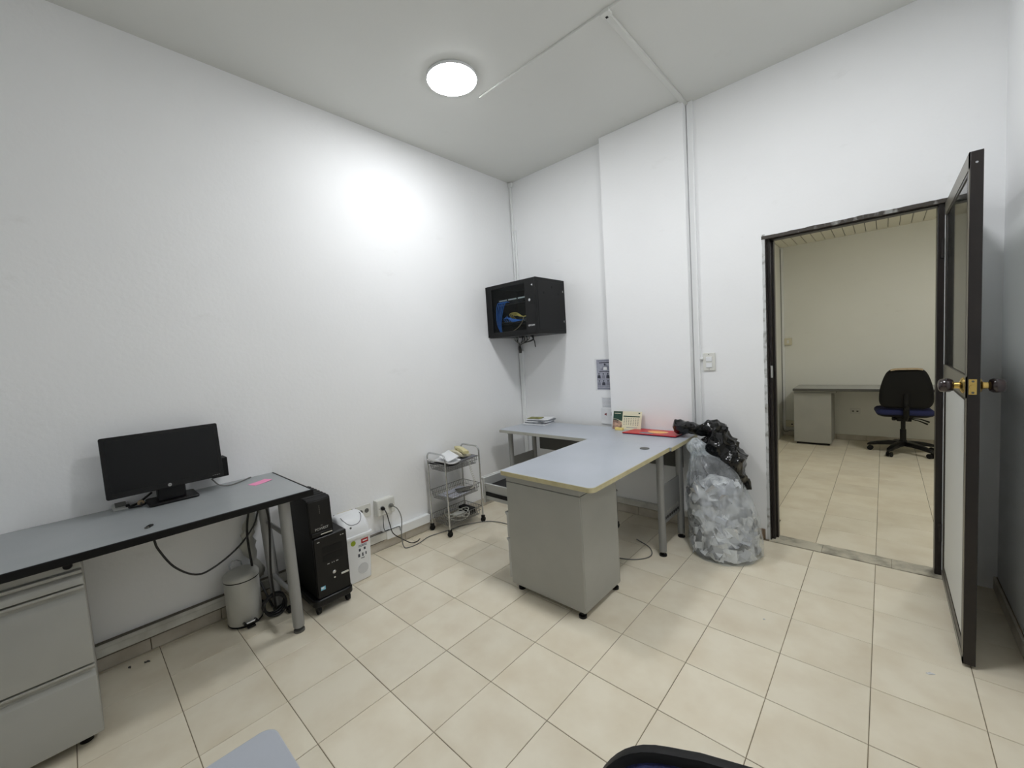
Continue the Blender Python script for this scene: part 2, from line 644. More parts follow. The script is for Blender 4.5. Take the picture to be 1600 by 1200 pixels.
# skirting: rows of tiles
bl = struct(box('baseboard_left', (0, REAR, 0), (0.006, BY, 0.068), M_GROUT), 'grey tile skirting along the white wall')
yy = BY
k = 0
while yy > REAR:
    y0 = max(yy - 0.3, REAR)
    MB().box((0.004, y0 + 0.0015, 0.001), (0.014, yy - 0.0015, 0.07)).build('skirting_tile', M_SKIRT, bl, bev=0.003)
    yy -= 0.3
bb = struct(box('baseboard_back', (0.016, BY - 0.006, 0), (1.05, BY, 0.068), M_GROUT), 'grey tile skirting under the desk')
for i in range(4):
    MB().box((0.016 + 0.26 * i, BY - 0.014, 0.001), (0.016 + 0.26 * i + 0.257, BY - 0.004, 0.07)).build('skirting_tile', M_SKIRT, bb, bev=0.003)
bp_ = struct(box('baseboard_pilaster', (1.05, -0.056, 0), (1.722, -0.05, 0.068), M_GROUT), 'grey tile skirting at the pilaster')
for i in range(3):
    MB().box((1.05 + 0.224 * i, -0.064, 0.001), (1.05 + 0.224 * i + 0.221, -0.054, 0.07)).build('skirting_tile', M_SKIRT, bp_, bev=0.003)
br = struct(box('baseboard_door', (1.73, BY - 0.006, 0), (2.16, BY, 0.068), M_GROUT), 'brown end of the skirting beside the doorway')
for i in range(2):
    MB().box((1.73 + 0.215 * i, BY - 0.014, 0.001), (1.73 + 0.215 * i + 0.212, BY - 0.004, 0.07)).build('skirting_tile', M_TERRA, br, bev=0.003)
bf = struct(box('baseboard_far_room', (OX0, OY1 - 0.006, 0), (OX1, OY1, 0.068), M_GROUT), 'grey tile skirting in the far room')
for i in range(8):
    MB().box((OX0 + 0.3 * i + 0.001, OY1 - 0.014, 0.001), (OX0 + 0.3 * i + 0.299, OY1 - 0.004, 0.07)).build('skirting_tile', M_SKIRT, bf, bev=0.003)
brr = struct(box('baseboard_right', (RX - 0.006, REAR, 0), (RX, BY, 0.068), M_GROUT), 'grey tile skirting behind the door')
for i in range(14):
    MB().box((RX - 0.014, BY - 0.3 * i - 0.299, 0.001), (RX - 0.004, BY - 0.3 * i - 0.001, 0.07)).build('skirting_tile', M_SKIRT, brr, bev=0.003)

# ------------------------------------------------------------------ door frame and door
fr = struct(MB().box((DX0 - 0.0, BY + 0.02, 0.0), (DX0 + 0.03, BY + 0.10, DZ)).build('trim_2', M_BROWN, bev=0.003), 'dark brown metal door frame with chipped paint')
MB().box((DX0 + 0.03, BY + 0.02, DZ - 0.02), (DX1 - 0.025, BY + 0.08, DZ)).build('frame_head', M_BROWN, fr, bev=0.003)
MB().box((DX1 - 0.028, BY + 0.02, 0.0), (DX1, BY + 0.10, DZ)).build('frame_jamb', M_BROWN, fr, bev=0.003)
MB().box((DX0 + 0.03, BY + 0.06, 0.0), (DX0 + 0.042, BY + 0.10, DZ - 0.02)).build('door_stop', M_BROWN, fr)


def ragged(axis, along0, along1, base, wmin, wmax, n):
    pts = []
    for i in range(n + 1):
        t = along0 + (along1 - along0) * i / n
        pts.append((t, base + random.uniform(wmin, wmax)))
    return [(along0, base)] + pts + [(along1, base)]


# chipped plaster and worn paint round the frame, proud of the wall face
pl = [(b_, a_) for a_, b_ in ragged('z', 0.0, DZ + 0.02, DX0 + 0.004, -0.019, -0.015, 50)]
MB().prism(pl, 'y', BY - 0.003, BY + 0.02).build('plaster_edge', M_PLASTER, fr)
pl = ragged('x', DX0 - 0.015, DX1 + 0.01, DZ - 0.012, 0.019, 0.0225, 36)
MB().prism(pl, 'y', BY - 0.004, BY + 0.02).build('worn_paint_edge', M_BROWN_W, fr)
pl = [(b_, a_) for a_, b_ in ragged('z', 0.0, DZ, DX0 + 0.002, 0.009, 0.0115, 40)]
MB().prism(pl, 'y', BY - 0.002, BY + 0.021).build('worn_paint_edge', M_BROWN, fr)
MB().box((DX0 + 0.022, BY + 0.012, 1.12), (DX0 + 0.032, BY + 0.03, 1.2)).build('strike_plate', M_STEEL_L, fr, bev=0.001)

# door leaf, swung open about 90 degrees into this room
dl = thing('door_1', (3.0, 0.05, 0.0), 'brown metal door standing open, glazed above and white panelled below', 'door')
del dl['category']
struct(dl)
Fx0, Fx1 = 3.006, 3.041
HY, FY = 0.035, -0.79
ZB, ZT = 0.012, 2.028
SW = 0.065
d_st = MB().box((Fx0, FY, ZB), (Fx1, FY + SW, ZT)).build('stile', M_BROWN, dl, bev=0.002)
MB().box((Fx0, HY - SW, ZB), (Fx1, HY, ZT)).build('stile', M_BROWN, dl, bev=0.002)
MB().box((Fx0, FY + SW, ZT - 0.075), (Fx1, HY - SW, ZT)).build('rail', M_BROWN, dl, bev=0.002)
MB().box((Fx0, FY + SW, 1.085), (Fx1, HY - SW, 1.19)).build('rail', M_BROWN, dl, bev=0.002)
MB().box((Fx0, FY + SW, ZB), (Fx1, HY - SW, ZB + 0.075)).build('rail', M_BROWN, dl, bev=0.002)
# satin facing strips on the room side of the leaf
MB().box((Fx0 - 0.002, FY, ZB), (Fx0, FY + 0.02, ZT)).build('facing_strip', M_BROWN_G, dl)
MB().box((Fx0 - 0.002, FY, ZT - 0.06), (Fx0, HY, ZT)).build('facing_strip', M_BROWN_G, dl)
MB().box((Fx0 - 0.002, FY, 1.10), (Fx0, HY, 1.185)).build('facing_strip', M_BROWN_G, dl)
MB().box((Fx0 - 0.002, FY, ZB), (Fx0, HY, ZB + 0.03)).build('facing_strip', M_BROWN_G, dl)
MB().box((Fx0 + 0.003, FY + SW - 0.005, 1.185), (Fx0 + 0.007, HY - SW + 0.005, ZT - 0.07)).build('glass_pane', M_GLASS, dl)
MB().box((Fx0 + 0.003, FY + SW - 0.005, ZB + 0.07), (Fx0 + 0.024, HY - SW + 0.005, 1.09)).build('lower_panel', M_PANEL, dl)
for (z0, z1) in ((1.19, 1.198), (ZT - 0.083, ZT - 0.075)):
    MB().box((Fx0 + 0.009, FY + SW, z0), (Fx0 + 0.02, HY - SW, z1)).build('glazing_bead', M_BROWN, dl)
KZ, KY = 1.145, FY + 0.07
lp = MB().box((Fx0 + 0.004, FY - 0.0015, KZ - 0.03), (Fx1 - 0.009, FY + 0.001, KZ + 0.03)).build('latch_plate', M_BRASS, dl, bev=0.001)
MB().lathe([(0.009, -0.006), (0.009, 0.0)], (Fx0 + 0.0155, FY - 0.001, KZ), 20, 'y').build('latch_bolt', M_BRASS, lp)
for dz in (-0.022, 0.022):
    MB().lathe([(0.004, -0.0025), (0.004, 0.0)], (Fx0 + 0.0155, FY - 0.001, KZ + dz), 12, 'y').build('screw', M_STEEL_DK, lp)
for s in (-1, 1):
    bx = Fx0 if s < 0 else Fx1
    kb = MB().lathe([(0.033, 0), (0.033, s * 0.004), (0.026, s * 0.010), (0.014, s * 0.014), (0.012, s * 0.03)], (bx, KY, KZ), 28, 'x').build(
        'knob_rose', M_BRASS, dl, smooth=40)
    MB().lathe([(0.012, s * 0.028), (0.022, s * 0.031), (0.0275, s * 0.040), (0.0285, s * 0.052), (0.026, s * 0.066), (0.018, s * 0.073), (0.004, s * 0.075)],
               (bx, KY, KZ), 28, 'x').build('knob', M_KNOB, kb, smooth=50)
MB().lathe([(0.004, -0.002), (0.004, 0.0)], (Fx0 + 0.017, FY, 1.985), 10, 'y').build('screw', M_CHROME, dl)
for z in (0.25, 1.0, 1.8):
    MB().cyl((2.998, HY + 0.012, z - 0.05), (2.998, HY + 0.012, z + 0.05), 0.008, 12).build('hinge', M_BROWN, dl)

# ------------------------------------------------------------------ ceiling lamp and surface conduits
def flush_lamp(x, y, z, label, m):
    l_ = thing('ceiling_lamp', (x, y, z), label, 'lamp')
    MB().lathe([(0.150, 0.0), (0.1535, -0.004), (0.1535, -0.016), (0.1505, -0.019), (0.146, -0.017)], (x, y, z), 56).build('rim', M_WHITEP, l_, smooth=40)
    MB().lathe([(0.1495, -0.014), (0.148, -0.019), (0.142, -0.0225), (0.10, -0.024), (0.0005, -0.0245)], (x, y, z), 56, cap=True).build('diffuser', m, l_, smooth=60)
    return l_


flush_lamp(0.822, -1.383, HZ, 'round white flush ceiling lamp, switched on', M_LAMP)
flush_lamp(2.383, -1.383, HZ, 'second round ceiling lamp, just above the top edge of the view', M_LAMPB)
lamp2 = thing('ceiling_lamp', (3.45, 1.75, OZ), 'round ceiling lamp of the far room, out of sight above the doorway', 'lamp')
MB().lathe([(0.152, 0.0), (0.156, -0.022), (0.150, -0.026)], (3.45, 1.75, OZ), 48).build('rim', M_WHITEP, lamp2, smooth=40)
MB().lathe([(0.148, -0.022), (0.138, -0.036), (0.0005, -0.040)], (3.45, 1.75, OZ), 48).build('diffuser', M_LAMP2, lamp2, smooth=60)

tag(box('ceiling_conduit', (0.80, -1.136, HZ - 0.012), (2.24, -1.118, HZ), M_CEIL, bev=0.002), 'thin white cable raceway running from the ceiling lamp', 'raceway')
rc = thing('ceiling_conduit', (1.72, -0.55, HZ), 'wide white cable raceway from ceiling centre to the wall top', 'raceway')
MB().box((1.705, -1.112, HZ - 0.018), (1.74, BY, HZ)).build('channel', M_CEIL, rc, bev=0.003)
MB().box((1.697, -1.14, HZ - 0.02), (1.75, -1.10, HZ)).build('end_cap', M_CEIL, rc, bev=0.003)
MB().box((1.715, -1.1115, HZ - 0.022), (1.727, -1.099, HZ - 0.0195)).build('cap_hole', M_BLACK_M, rc)
vr = thing('wall_raceway', (1.77, BY, 0.0), 'tall white raceway down the wall beside the pilaster to the switch', 'raceway')
MB().box((1.727, BY - 0.024, 0.16), (1.768, BY, HZ)).build('channel', M_WALL, vr, bev=0.003)
MB().box((1.768, BY - 0.02, 1.262), (1.79, BY, 1.276)).build('side_branch', M_DUCT, vr, bev=0.002)

# raceways in the corner
cr = thing('wall_raceway', (0.02, BY, 2.0), 'thin white raceway in the room corner above the rack', 'raceway')
MB().box((0.007, BY - 0.022, 2.03), (0.030, BY, HZ - 0.045)).build('channel', M_DUCT, cr, bev=0.003)
MB().box((0.005, BY - 0.03, HZ - 0.05), (0.045, BY, HZ - 0.005)).build('end_cap', M_DUCT, cr, bev=0.003)
tag(box('wall_raceway', (0.034, BY - 0.018, 2.03), (0.055, BY, 2.62), M_DUCT, bev=0.003), 'shorter white raceway beside the corner one above the rack', 'raceway')
cr2 = thing('wall_raceway', (0.03, BY, 0.14), 'white raceway in the corner from under the rack down to the skirting', 'raceway')
MB().box((0.008, BY - 0.026, 0.14), (0.052, BY, 1.42)).build('channel', M_DUCT, cr2, bev=0.003)
MB().box((0.007, BY - 0.028, 0.92), (0.0535, BY, 0.95)).build('joint_cover', M_DUCT, cr2, bev=0.002)

# floor-level trunking along the left wall
ft = thing('cable_trunking', (0.02, -2.5, 0.07), 'long dusty trunking above the skirting under the left desk', 'trunking')
MB().box((0.0, REAR + 0.05, 0.078), (0.036, -1.64, 0.136)).build('channel', M_DUCT2, ft, bev=0.003)
MB().box((0.036, REAR + 0.05, 0.084), (0.039, -2.05, 0.118)).build('cover', M_DUCT2, ft, bev=0.001)
MB().box((0.0, REAR + 0.05, 0.136), (0.03, -1.66, 0.1368)).build('dark_strip', mat('dark grey brown', (112, 106, 96), 0.9), ft)  # thin darker grey-brown strips above and below the channel
MB().box((0.0, REAR + 0.05, 0.0705), (0.030, -1.66, 0.0775)).build('dark_strip', MATS['dark grey brown'], ft)
tag(box('cable_trunking', (0.0, -1.64, 0.072), (0.042, -1.25, 0.138), M_DUCT, bev=0.003), 'short bright white trunking between outlet box and wire trolley', 'trunking')
ft2 = tag(box('cable_trunking', (0.056, BY - 0.036, 0.078), (1.05, BY, 0.132), M_DUCT2, bev=0.003), 'dusty trunking on the back wall left of the pilaster', 'trunking')
tag(box('cable_trunking', (1.056, -0.05 - 0.03, 0.078), (1.72, -0.05, 0.125), M_DUCT2, bev=0.003), 'dusty trunking across the pilaster under the desk', 'trunking')

# light switch
sw = thing('light_switch', (1.825, BY, 1.18), 'white double light switch beside the doorway', 'switch')
MB().prism(rrect(1.785, 1.868, 1.178, 1.308, 0.008), 'y', BY - 0.011, BY).build('plate', M_WHITEP2, sw, bev=0.003)
for z in (1.218, 1.262):
    r_ = MB().box((1.807, BY - 0.0165, z - 0.017), (1.848, BY - 0.0105, z + 0.017)).build('rocker', M_WHITEP, sw, bev=0.002)
for z in (1.19, 1.297):
    MB().lathe([(0.003, -0.0015), (0.003, 0)], (1.826, BY - 0.011, z), 10, 'y').build('screw', M_STEEL_DK, sw)

# outlet box and two flush plates on the left wall
ob = thing('outlet_box', (0.0, -1.63, 0.26), 'white surface outlet box with two plugs on the left wall', 'outlet')
MB().box((0, -1.705, 0.268), (0.05, -1.56, 0.385)).build('box_body', M_WHITEP2, ob, bev=0.004)
MB().box((0.05, -1.70, 0.273), (0.054, -1.565, 0.38)).build('cover_plate', M_WHITEP2, ob, bev=0.002)
for y in (-1.668, -1.60):
    MB().lathe([(0.017, 0), (0.017, 0.003)], (0.054, y, 0.325), 20, 'x').build('socket', M_STEEL_L, ob)
MB().box((0.054, -1.692, 0.322), (0.0555, -1.689, 0.329)).build('screw', M_STEEL_DK, ob)
plug1 = thing('power_plug', (0.057, -1.668, 0.325), 'black plug in the outlet box with cord trailing to the floor', 'plug')
MB().lathe([(0.013, 0), (0.014, 0.012), (0.008, 0.028)], (0.057, -1.668, 0.325), 16, 'x').build('plug_body', M_BLACK, plug1, smooth=40)
MB().tube(spline([(0.082, -1.668, 0.325), (0.10, -1.66, 0.29), (0.085, -1.635, 0.2), (0.08, -1.61, 0.12), (0.10, -1.55, 0.06), (0.13, -1.50, 0.02), (0.12, -1.44, 0.0045), (0.10, -1.40, 0.0045)], 8), 0.0035, 8).build('cord', M_BLACKC, plug1, smooth=60)
plug2 = thing('power_plug', (0.057, -1.60, 0.33), 'grey plug in the outlet box with cord running along the floor', 'plug')
MB().lathe([(0.012, 0), (0.015, 0.012), (0.009, 0.03)], (0.057, -1.60, 0.33), 16, 'x').build('plug_body', M_GREYC, plug2, smooth=40)
MB().tube(spline([(0.084, -1.60, 0.33), (0.11, -1.575, 0.30), (0.11, -1.55, 0.22), (0.10, -1.555, 0.1), (0.12, -1.56, 0.02), (0.15, -1.545, 0.0045), (0.16, -1.45, 0.0045), (0.13, -1.33, 0.0045), (0.17, -1.16, 0.0045), (0.20, -1.02, 0.0045), (0.33, -0.85, 0.0045), (0.55, -0.82, 0.0045), (0.72, -0.94, 0.0045), (0.80, -1.06, 0.0045)], 8), 0.0035, 8).build('cord', M_GREYC, plug2, smooth=60)
for i, (y0, y1, lab) in enumerate(((-1.975, -1.868, 'flush outlet plate nearest the computer, partly behind the white bin lid'),
                                   (-1.842, -1.73, 'flush outlet plate between white bin and outlet box'))):
    op = thing('wall_outlet', (0.0, (y0 + y1) / 2, 0.28), lab, 'outlet')
    MB().prism(rrect(y0, y1, 0.285, 0.375, 0.004), 'x', 0.0, 0.006).build('plate', M_IVORY if i == 0 else M_WHITEP2, op, bev=0.0015)
    for yc in (y0 + 0.033, y1 - 0.033):
        so = MB().lathe([(0.016, 0.0), (0.016, 0.002)], (0.006, yc, 0.33), 18, 'x').build('socket', M_GREYC, op)
        for q in (-0.006, 0.006):
            MB().box((0.0075, yc + q - 0.0015, 0.327), (0.0085, yc + q + 0.0015, 0.338)).build('slot', M_BLACK_M, so)
cable('bell_wire', [(0.044, -1.66, 0.268), (0.04, -1.66, 0.2), (0.041, -1.655, 0.15), (0.043, -1.62, 0.146)], 0.0025, M_BLACKC, 'thin dark wire dropping from the outlet box to the trunking')
cable('bell_wire', [(0.036, -1.92, 0.141), (0.041, -1.80, 0.142), (0.042, -1.70, 0.142), (0.044, -1.57, 0.142), (0.047, -1.535, 0.138), (0.047, -1.53, 0.105)], 0.0025, M_BLACKC, 'thin dark wire lying along the top of the trunking')

# ------------------------------------------------------------------ left desk with pedestal
LZ = 0.76
ldk = thing('office_desk', (0.3, -3.3, 0.0), 'long grey desk with black edge against the left wall', 'desk')
MB().box((0.004, -4.0, LZ - 0.028), (0.596, -2.345, LZ)).build('desktop', M_DGREYTOP, ldk, bev=0.002)
MB().box((0.596, -4.0, LZ - 0.031), (0.606, -2.335, LZ + 0.0005)).build('edge_band', M_BLACK_EDGE, ldk, bev=0.003)
MB().box((0.004, -2.345, LZ - 0.031), (0.596, -2.335, LZ + 0.0005)).build('edge_band', M_BLACK_EDGE, ldk, bev=0.003)
for (a, b) in (((0.525, -2.455, LZ - 0.03), (0.485, -2.43, 0.03)), ((0.165, -2.455, LZ - 0.03), (0.165, -2.43, 0.03))):
    lg = MB().cyl(a, b, 0.027, 24).build('leg', M_LEG, ldk, smooth=40)
    MB().lathe([(0.026, 0.0), (0.026, 0.012), (0.012, 0.016), (0.012, 0.032)], (b[0], b[1], 0.0), 24).build('foot', M_STEEL_DK, lg, smooth=30)
for z, xa in ((0.52, 0.51), (0.21, 0.495)):
    MB().cyl((0.165, -2.44, z), (xa, -2.44, z), 0.012, 14).build('crossbar', M_LEG, ldk, smooth=40)
MB().box((0.08, -2.49, LZ - 0.045), (0.56, -2.42, LZ - 0.028)).build('top_bracket', M_LEG, ldk, bev=0.002)
MB().box((0.06, -3.95, LZ - 0.20), (0.075, -3.55, LZ - 0.03)).build('modesty_panel', M_STEEL, ldk)

pd = thing('drawer_pedestal', (0.3, -3.36, 0.0), 'grey metal three-drawer pedestal under the left desk', 'pedestal')
PY0, PY1 = -3.56, -3.162
MB().box((0.06, PY0, 0.035), (0.535, PY1, LZ - 0.031)).build('body', M_STEEL, pd, bev=0.003)
MB().box((0.535, PY0 + 0.002, 0.69), (0.546, PY1 - 0.002, LZ - 0.033)).build('lock_rail', M_STEEL, pd, bev=0.002)
MB().lathe([(0.013, 0.0), (0.013, 0.012), (0.010, 0.016)], (0.546, PY1 - 0.035, 0.712), 20, 'x').build('lock', M_BLACK, pd, smooth=30)
for (z0, z1) in ((0.631, 0.685), (0.322, 0.624), (0.045, 0.315)):
    # drawer front with a finger groove rolled into its top edge
    g = min(0.028, (z1 - z0) * 0.35)
    prof = [(0.535, z0), (0.557, z0), (0.557, z1 - 1.7 * g), (0.554, z1 - 1.5 * g), (0.537, z1 - g), (0.537, z1 - 0.012), (0.552, z1 - 0.012), (0.556, z1 - 0.008), (0.556, z1), (0.535, z1)]
    MB().prism([(p[0], p[1]) for p in prof], 'y', PY0 + 0.002, PY1 - 0.002).build('drawer', M_STEEL, pd, bev=0.0015)
for (x, y) in ((0.12, PY0 + 0.05), (0.49, PY0 + 0.05), (0.12, PY1 - 0.05), (0.49, PY1 - 0.05)):
    MB().lathe([(0.02, 0), (0.02, 0.014), (0.01, 0.018), (0.01, 0.036)], (x, y, 0), 18).build('foot', M_BLACK, pd, smooth=30)

# monitor
mo = thing('monitor', (0.08, -2.82, LZ), 'black widescreen monitor on the left desk, switched off', 'monitor')
tilt = Matrix.Translation((0.155, -2.838, LZ + 0.075)) @ Matrix.Rotation(R(1.5), 4, 'Z') @ Matrix.Rotation(R(-7), 4, 'Y')
MW, MH = 0.226, 0.285


def tl(mb):
    return mb.xf(tilt)


tl(MB().prism(rrect(-MW, MW, 0.0, MH, 0.008), 'x', -0.022, 0.0)).build('bezel', M_BLACK, mo, bev=0.002)
tl(MB().prism(rrect(-MW + 0.05, MW - 0.05, 0.04, MH - 0.04, 0.02), 'x', -0.05, -0.022)).build('rear_housing', M_BLACK_M, mo, bev=0.006)
scr = tl(MB().box((-0.001, -MW + 0.017, 0.026), (0.0015, MW - 0.017, MH - 0.017))).build('screen', M_SCREEN, mo)
em = tl(MB().lathe([(0.0075, 0.0), (0.0075, 0.0016)], (0.0, 0.0, 0.013), 24, 'x')).build('emblem', M_STEEL_L, mo)
lettering('emblem_letters', 'hp', 0.011, M_STEEL_DK, mo, tilt @ Vector((0.0018, 0, 0.0135)), (tilt.to_3x3() @ Vector((0, 1, 0))), (tilt.to_3x3() @ Vector((0, 0, 1))))
for i in range(4):
    tl(MB().box((0.0, MW - 0.05 + i * 0.009, 0.012), (0.001, MW - 0.045 + i * 0.009, 0.0135))).build('button_mark', M_STEEL_L, mo)
MB().prism(rrect(0.065, 0.135, -2.885, -2.775, 0.01), 'z', LZ + 0.012, LZ + 0.14).build('stand_neck', M_BLACK, mo, bev=0.003)
MB().prism(rrect(0.012, 0.175, -2.925, -2.728, 0.016), 'z', LZ, LZ + 0.013).build('stand_base', M_BLACK, mo, bev=0.004)
MB().box((0.03, -2.66, LZ + 0.062), (0.115, -2.583, LZ + 0.165)).build('rear_module', M_BLACK_M, mo, bev=0.004)
cable('video_cable', [(0.10, -2.66, LZ + 0.06), (0.11, -2.63, LZ + 0.02), (0.10, -2.58, LZ + 0.004), (0.07, -2.52, LZ + 0.004), (0.02, -2.46, LZ + 0.004)], 0.0035, M_GREYC, 'thin grey cable curving over the desk right of the monitor')
cable('monitor_cable', [(0.06, -2.90, LZ + 0.05), (0.05, -2.95, LZ + 0.012), (0.08, -2.99, LZ + 0.006), (0.10, -2.95, LZ + 0.006), (0.07, -2.93, LZ + 0.006)], 0.005, M_BLACKC, 'black cable tangled under the left side of the monitor')
tg = thing('tag', (0.06, -2.945, LZ), 'small brown round tag among cables under the monitor', 'tag')
MB().lathe([(0.012, -0.01), (0.014, 0.0), (0.012, 0.01)], (0.075, -2.945, LZ + 0.0145), 20, 'x').build('disc', M_TAN, tg, smooth=30)
MB().lathe([(0.005, 0.0), (0.005, 0.002)], (0.085, -2.945, LZ + 0.0145), 12, 'x').build('disc_hole', M_STEEL_DK, tg)
# small grey gadget at the back edge, left of the monitor
gd = thing('desk_gadget', (0.03, -3.01, LZ), 'small grey wedge gadget with dark top left of the monitor', 'device')
MB().prism([(0.008, LZ), (0.085, LZ), (0.085, LZ + 0.008), (0.008, LZ + 0.022)], 'y', -3.045, -2.985).build('base', M_STEEL_L, gd, bev=0.003)
MB().prism([(0.015, LZ + 0.0215), (0.06, LZ + 0.013), (0.06, LZ + 0.017), (0.015, LZ + 0.027)], 'y', -3.035, -2.995).build('top', M_STEEL_DK, gd, bev=0.001)
MB().box((0.065, -3.0, LZ + 0.009), (0.08, -2.985, LZ + 0.022)).build('clip', M_BLACK, gd, bev=0.002)
us = thing('usb_dongle', (0.503, -2.962, LZ), 'tiny black dongle lying on the left desk near its front edge', 'dongle')
um = Matrix.Translation((0.503, -2.962, LZ)) @ Matrix.Rotation(R(-38), 4, 'Z')
MB().box((-0.018, -0.008, 0), (0.006, 0.008, 0.008)).xf(um).build('body', M_BLACK, us, bev=0.002)
MB().box((0.006, -0.006, 0.0015), (0.016, 0.006, 0.0065)).xf(um).build('connector', M_STEEL_DK, us)
sn = Matrix.Translation((0.192, -2.46, LZ + 0.0003)) @ Matrix.Rotation(R(20), 4, 'Z')
ns = MB()
rows = []
for i in range(7):
    t = i / 6
    rows.append([(-0.032 + 0.0 * t, -0.05 + 0.1 * t, 0.001 + 0.006 * max(0, t - 0.4) ** 2), (0.032, -0.05 + 0.1 * t, 0.001 + 0.012 * max(0, t - 0.4) ** 2),
                 (0.032, -0.05 + 0.1 * t, 0.0 + 0.012 * max(0, t - 0.4) ** 2), (-0.032, -0.05 + 0.1 * t, 0.0 + 0.006 * max(0, t - 0.4) ** 2)])
tag(ns.loft(rows).xf(sn).build('sticky_note', M_PINK), 'bright pink sticky note on the left desk', 'note')

# ------------------------------------------------------------------ cables under the left desk
cable('power_cable', [(0.56, -2.955, LZ - 0.045), (0.55, -2.945, LZ - 0.09), (0.53, -2.90, LZ - 0.19), (0.50, -2.83, LZ - 0.265), (0.47, -2.76, LZ - 0.275), (0.43, -2.65, LZ - 0.235), (0.39, -2.56, LZ - 0.16), (0.38, -2.52, LZ - 0.04)],
      0.0042, M_BLACKC, 'black cable hanging in a deep loop below the left desk')
cable('power_cable', [(0.52, -2.80, LZ - 0.036), (0.50, -2.74, LZ - 0.052), (0.46, -2.66, LZ - 0.06), (0.42, -2.58, LZ - 0.05), (0.38, -2.52, LZ - 0.036)], 0.005, M_BLACKC,
      'black cable sagging just under the left desk top')
cable('power_cable', [(0.36, -2.53, LZ - 0.036), (0.33, -2.49, LZ - 0.07), (0.31, -2.47, LZ - 0.2), (0.29, -2.48, 0.3), (0.26, -2.47, 0.14), (0.24, -2.46, 0.05)], 0.0055, M_BLACKC,
      'black cable dropping straight down behind the desk legs')
cable('power_cable', [(0.36, -2.51, LZ - 0.038), (0.42, -2.47, LZ - 0.055), (0.44, -2.42, LZ - 0.075), (0.42, -2.36, LZ - 0.08), (0.40, -2.335, LZ - 0.09)], 0.007, M_BLACKC,
      'thick black cable running past the desk leg to the computer')
cable('power_cable', [(0.17, -2.50, LZ - 0.05), (0.12, -2.53, 0.5), (0.14, -2.53, 0.30), (0.12, -2.52, 0.24), (0.16, -2.5, 0.18), (0.2, -2.49, 0.13), (0.22, -2.47, 0.05)], 0.006, M_BLACKC,
      'black cable winding down behind the pedal bin')
coil = []
for k in range(70):
    a = k / 70 * 2 * math.pi * 4.2
    coil.append((0.235 + 0.018 * math.sin(a * 0.37 + 1), -2.465 + 0.055 * math.cos(a), 0.072 + 0.055 * math.sin(a) + 0.008 * math.sin(a * 0.6)))
tag(MB().tube(coil, 0.006, 8).build('coiled_cable', M_BLACKC, smooth=60), 'loose coil of black cable on the floor between the desk legs', 'cable')
lp_ = MB().box((0.24, -2.415, 0.004), (0.285, -2.37, 0.03)).build('power_plug', M_BLACK, bev=0.005)
tag(lp_, 'black plug lying on the floor behind the front desk leg', 'plug')
# dangling translucent plastic wrap behind the desk legs
wr = MB()
rings = []
for i in range(28):
    z = 0.70 - 0.52 * i / 27
    rr = 0.014 + 0.016 * abs(math.sin(i * 0.45)) + (0.012 if 12 < i < 17 else 0)
    rings.append([(0.055 + rr * 0.7 * math.cos(a) * (1 + 0.35 * math.sin(3 * a + i)), -2.50 + 0.02 * math.sin(i * 0.3) + rr * math.sin(a) * (1 + 0.3 * math.cos(4 * a + i * 0.7)), z)
                  for a in [2 * math.pi * j / 14 for j in range(14)]])
tag(wr.loft(rings).build('plastic_wrap', mat('milky plastic film', (188, 188, 180), 0.35, bump=0.5, bscale=40), smooth=80), 'pale plastic wrap hanging on the wall behind the desk legs', 'wrapping')

# ------------------------------------------------------------------ pedal bin
pb = thing('pedal_bin', (0.145, -2.585, 0.0), 'small light grey round pedal bin under the left desk', 'bin')
c = (0.135, -2.585, 0.0)
MB().lathe([(0.078, 0.0), (0.083, 0.004), (0.084, 0.010), (0.082, 0.012)], c, 44).build('base_ring', M_BLACK, pb, smooth=40)
MB().lathe([(0.081, 0.011), (0.0825, 0.014), (0.0835, 0.245), (0.082, 0.25)], c, 44).build('body', mat('pale grey enamel', (196, 196, 190), 0.3, c2=(186, 186, 180), scale=6, metal=0.1), pb, smooth=40)
MB().lathe([(0.0845, 0.249), (0.0845, 0.255), (0.080, 0.256)], c, 44).build('seal_ring', M_BLACK, pb, smooth=40)
MB().lathe([(0.085, 0.255), (0.0855, 0.268), (0.081, 0.280), (0.066, 0.289), (0.04, 0.2945), (0.0005, 0.296)], c, 44).build('lid', MATS['pale grey enamel'], pb, smooth=50)
MB().tube([(0.055 - 0.0, -2.615, 0.262), (0.045, -2.617, 0.30), (0.044, -2.60, 0.318), (0.045, -2.58, 0.318), (0.046, -2.56, 0.305), (0.055, -2.558, 0.262)], 0.003, 8).build('carry_handle', M_CHROME, pb, smooth=60)
MB().prism([(0.205, 0.006), (0.245, 0.004), (0.245, 0.012), (0.205, 0.016)], 'y', -2.605, -2.565).build('pedal', M_BLACK, pb, bev=0.002)
MB().cyl((0.236, -2.612, 0.032), (0.236, -2.560, 0.032), 0.0055, 12).build('pedal_bar', M_CHROME, pb, smooth=40)
for y in (-2.612, -2.560):
    MB().cyl((0.205, y, 0.026), (0.242, y, 0.032), 0.007, 10).build('pedal_arm', M_BLACK, pb, smooth=40)
MB().box((0.128, -2.502, 0.04), (0.158, -2.494, 0.075)).build('hinge_block', M_BLACK, pb, bev=0.002)

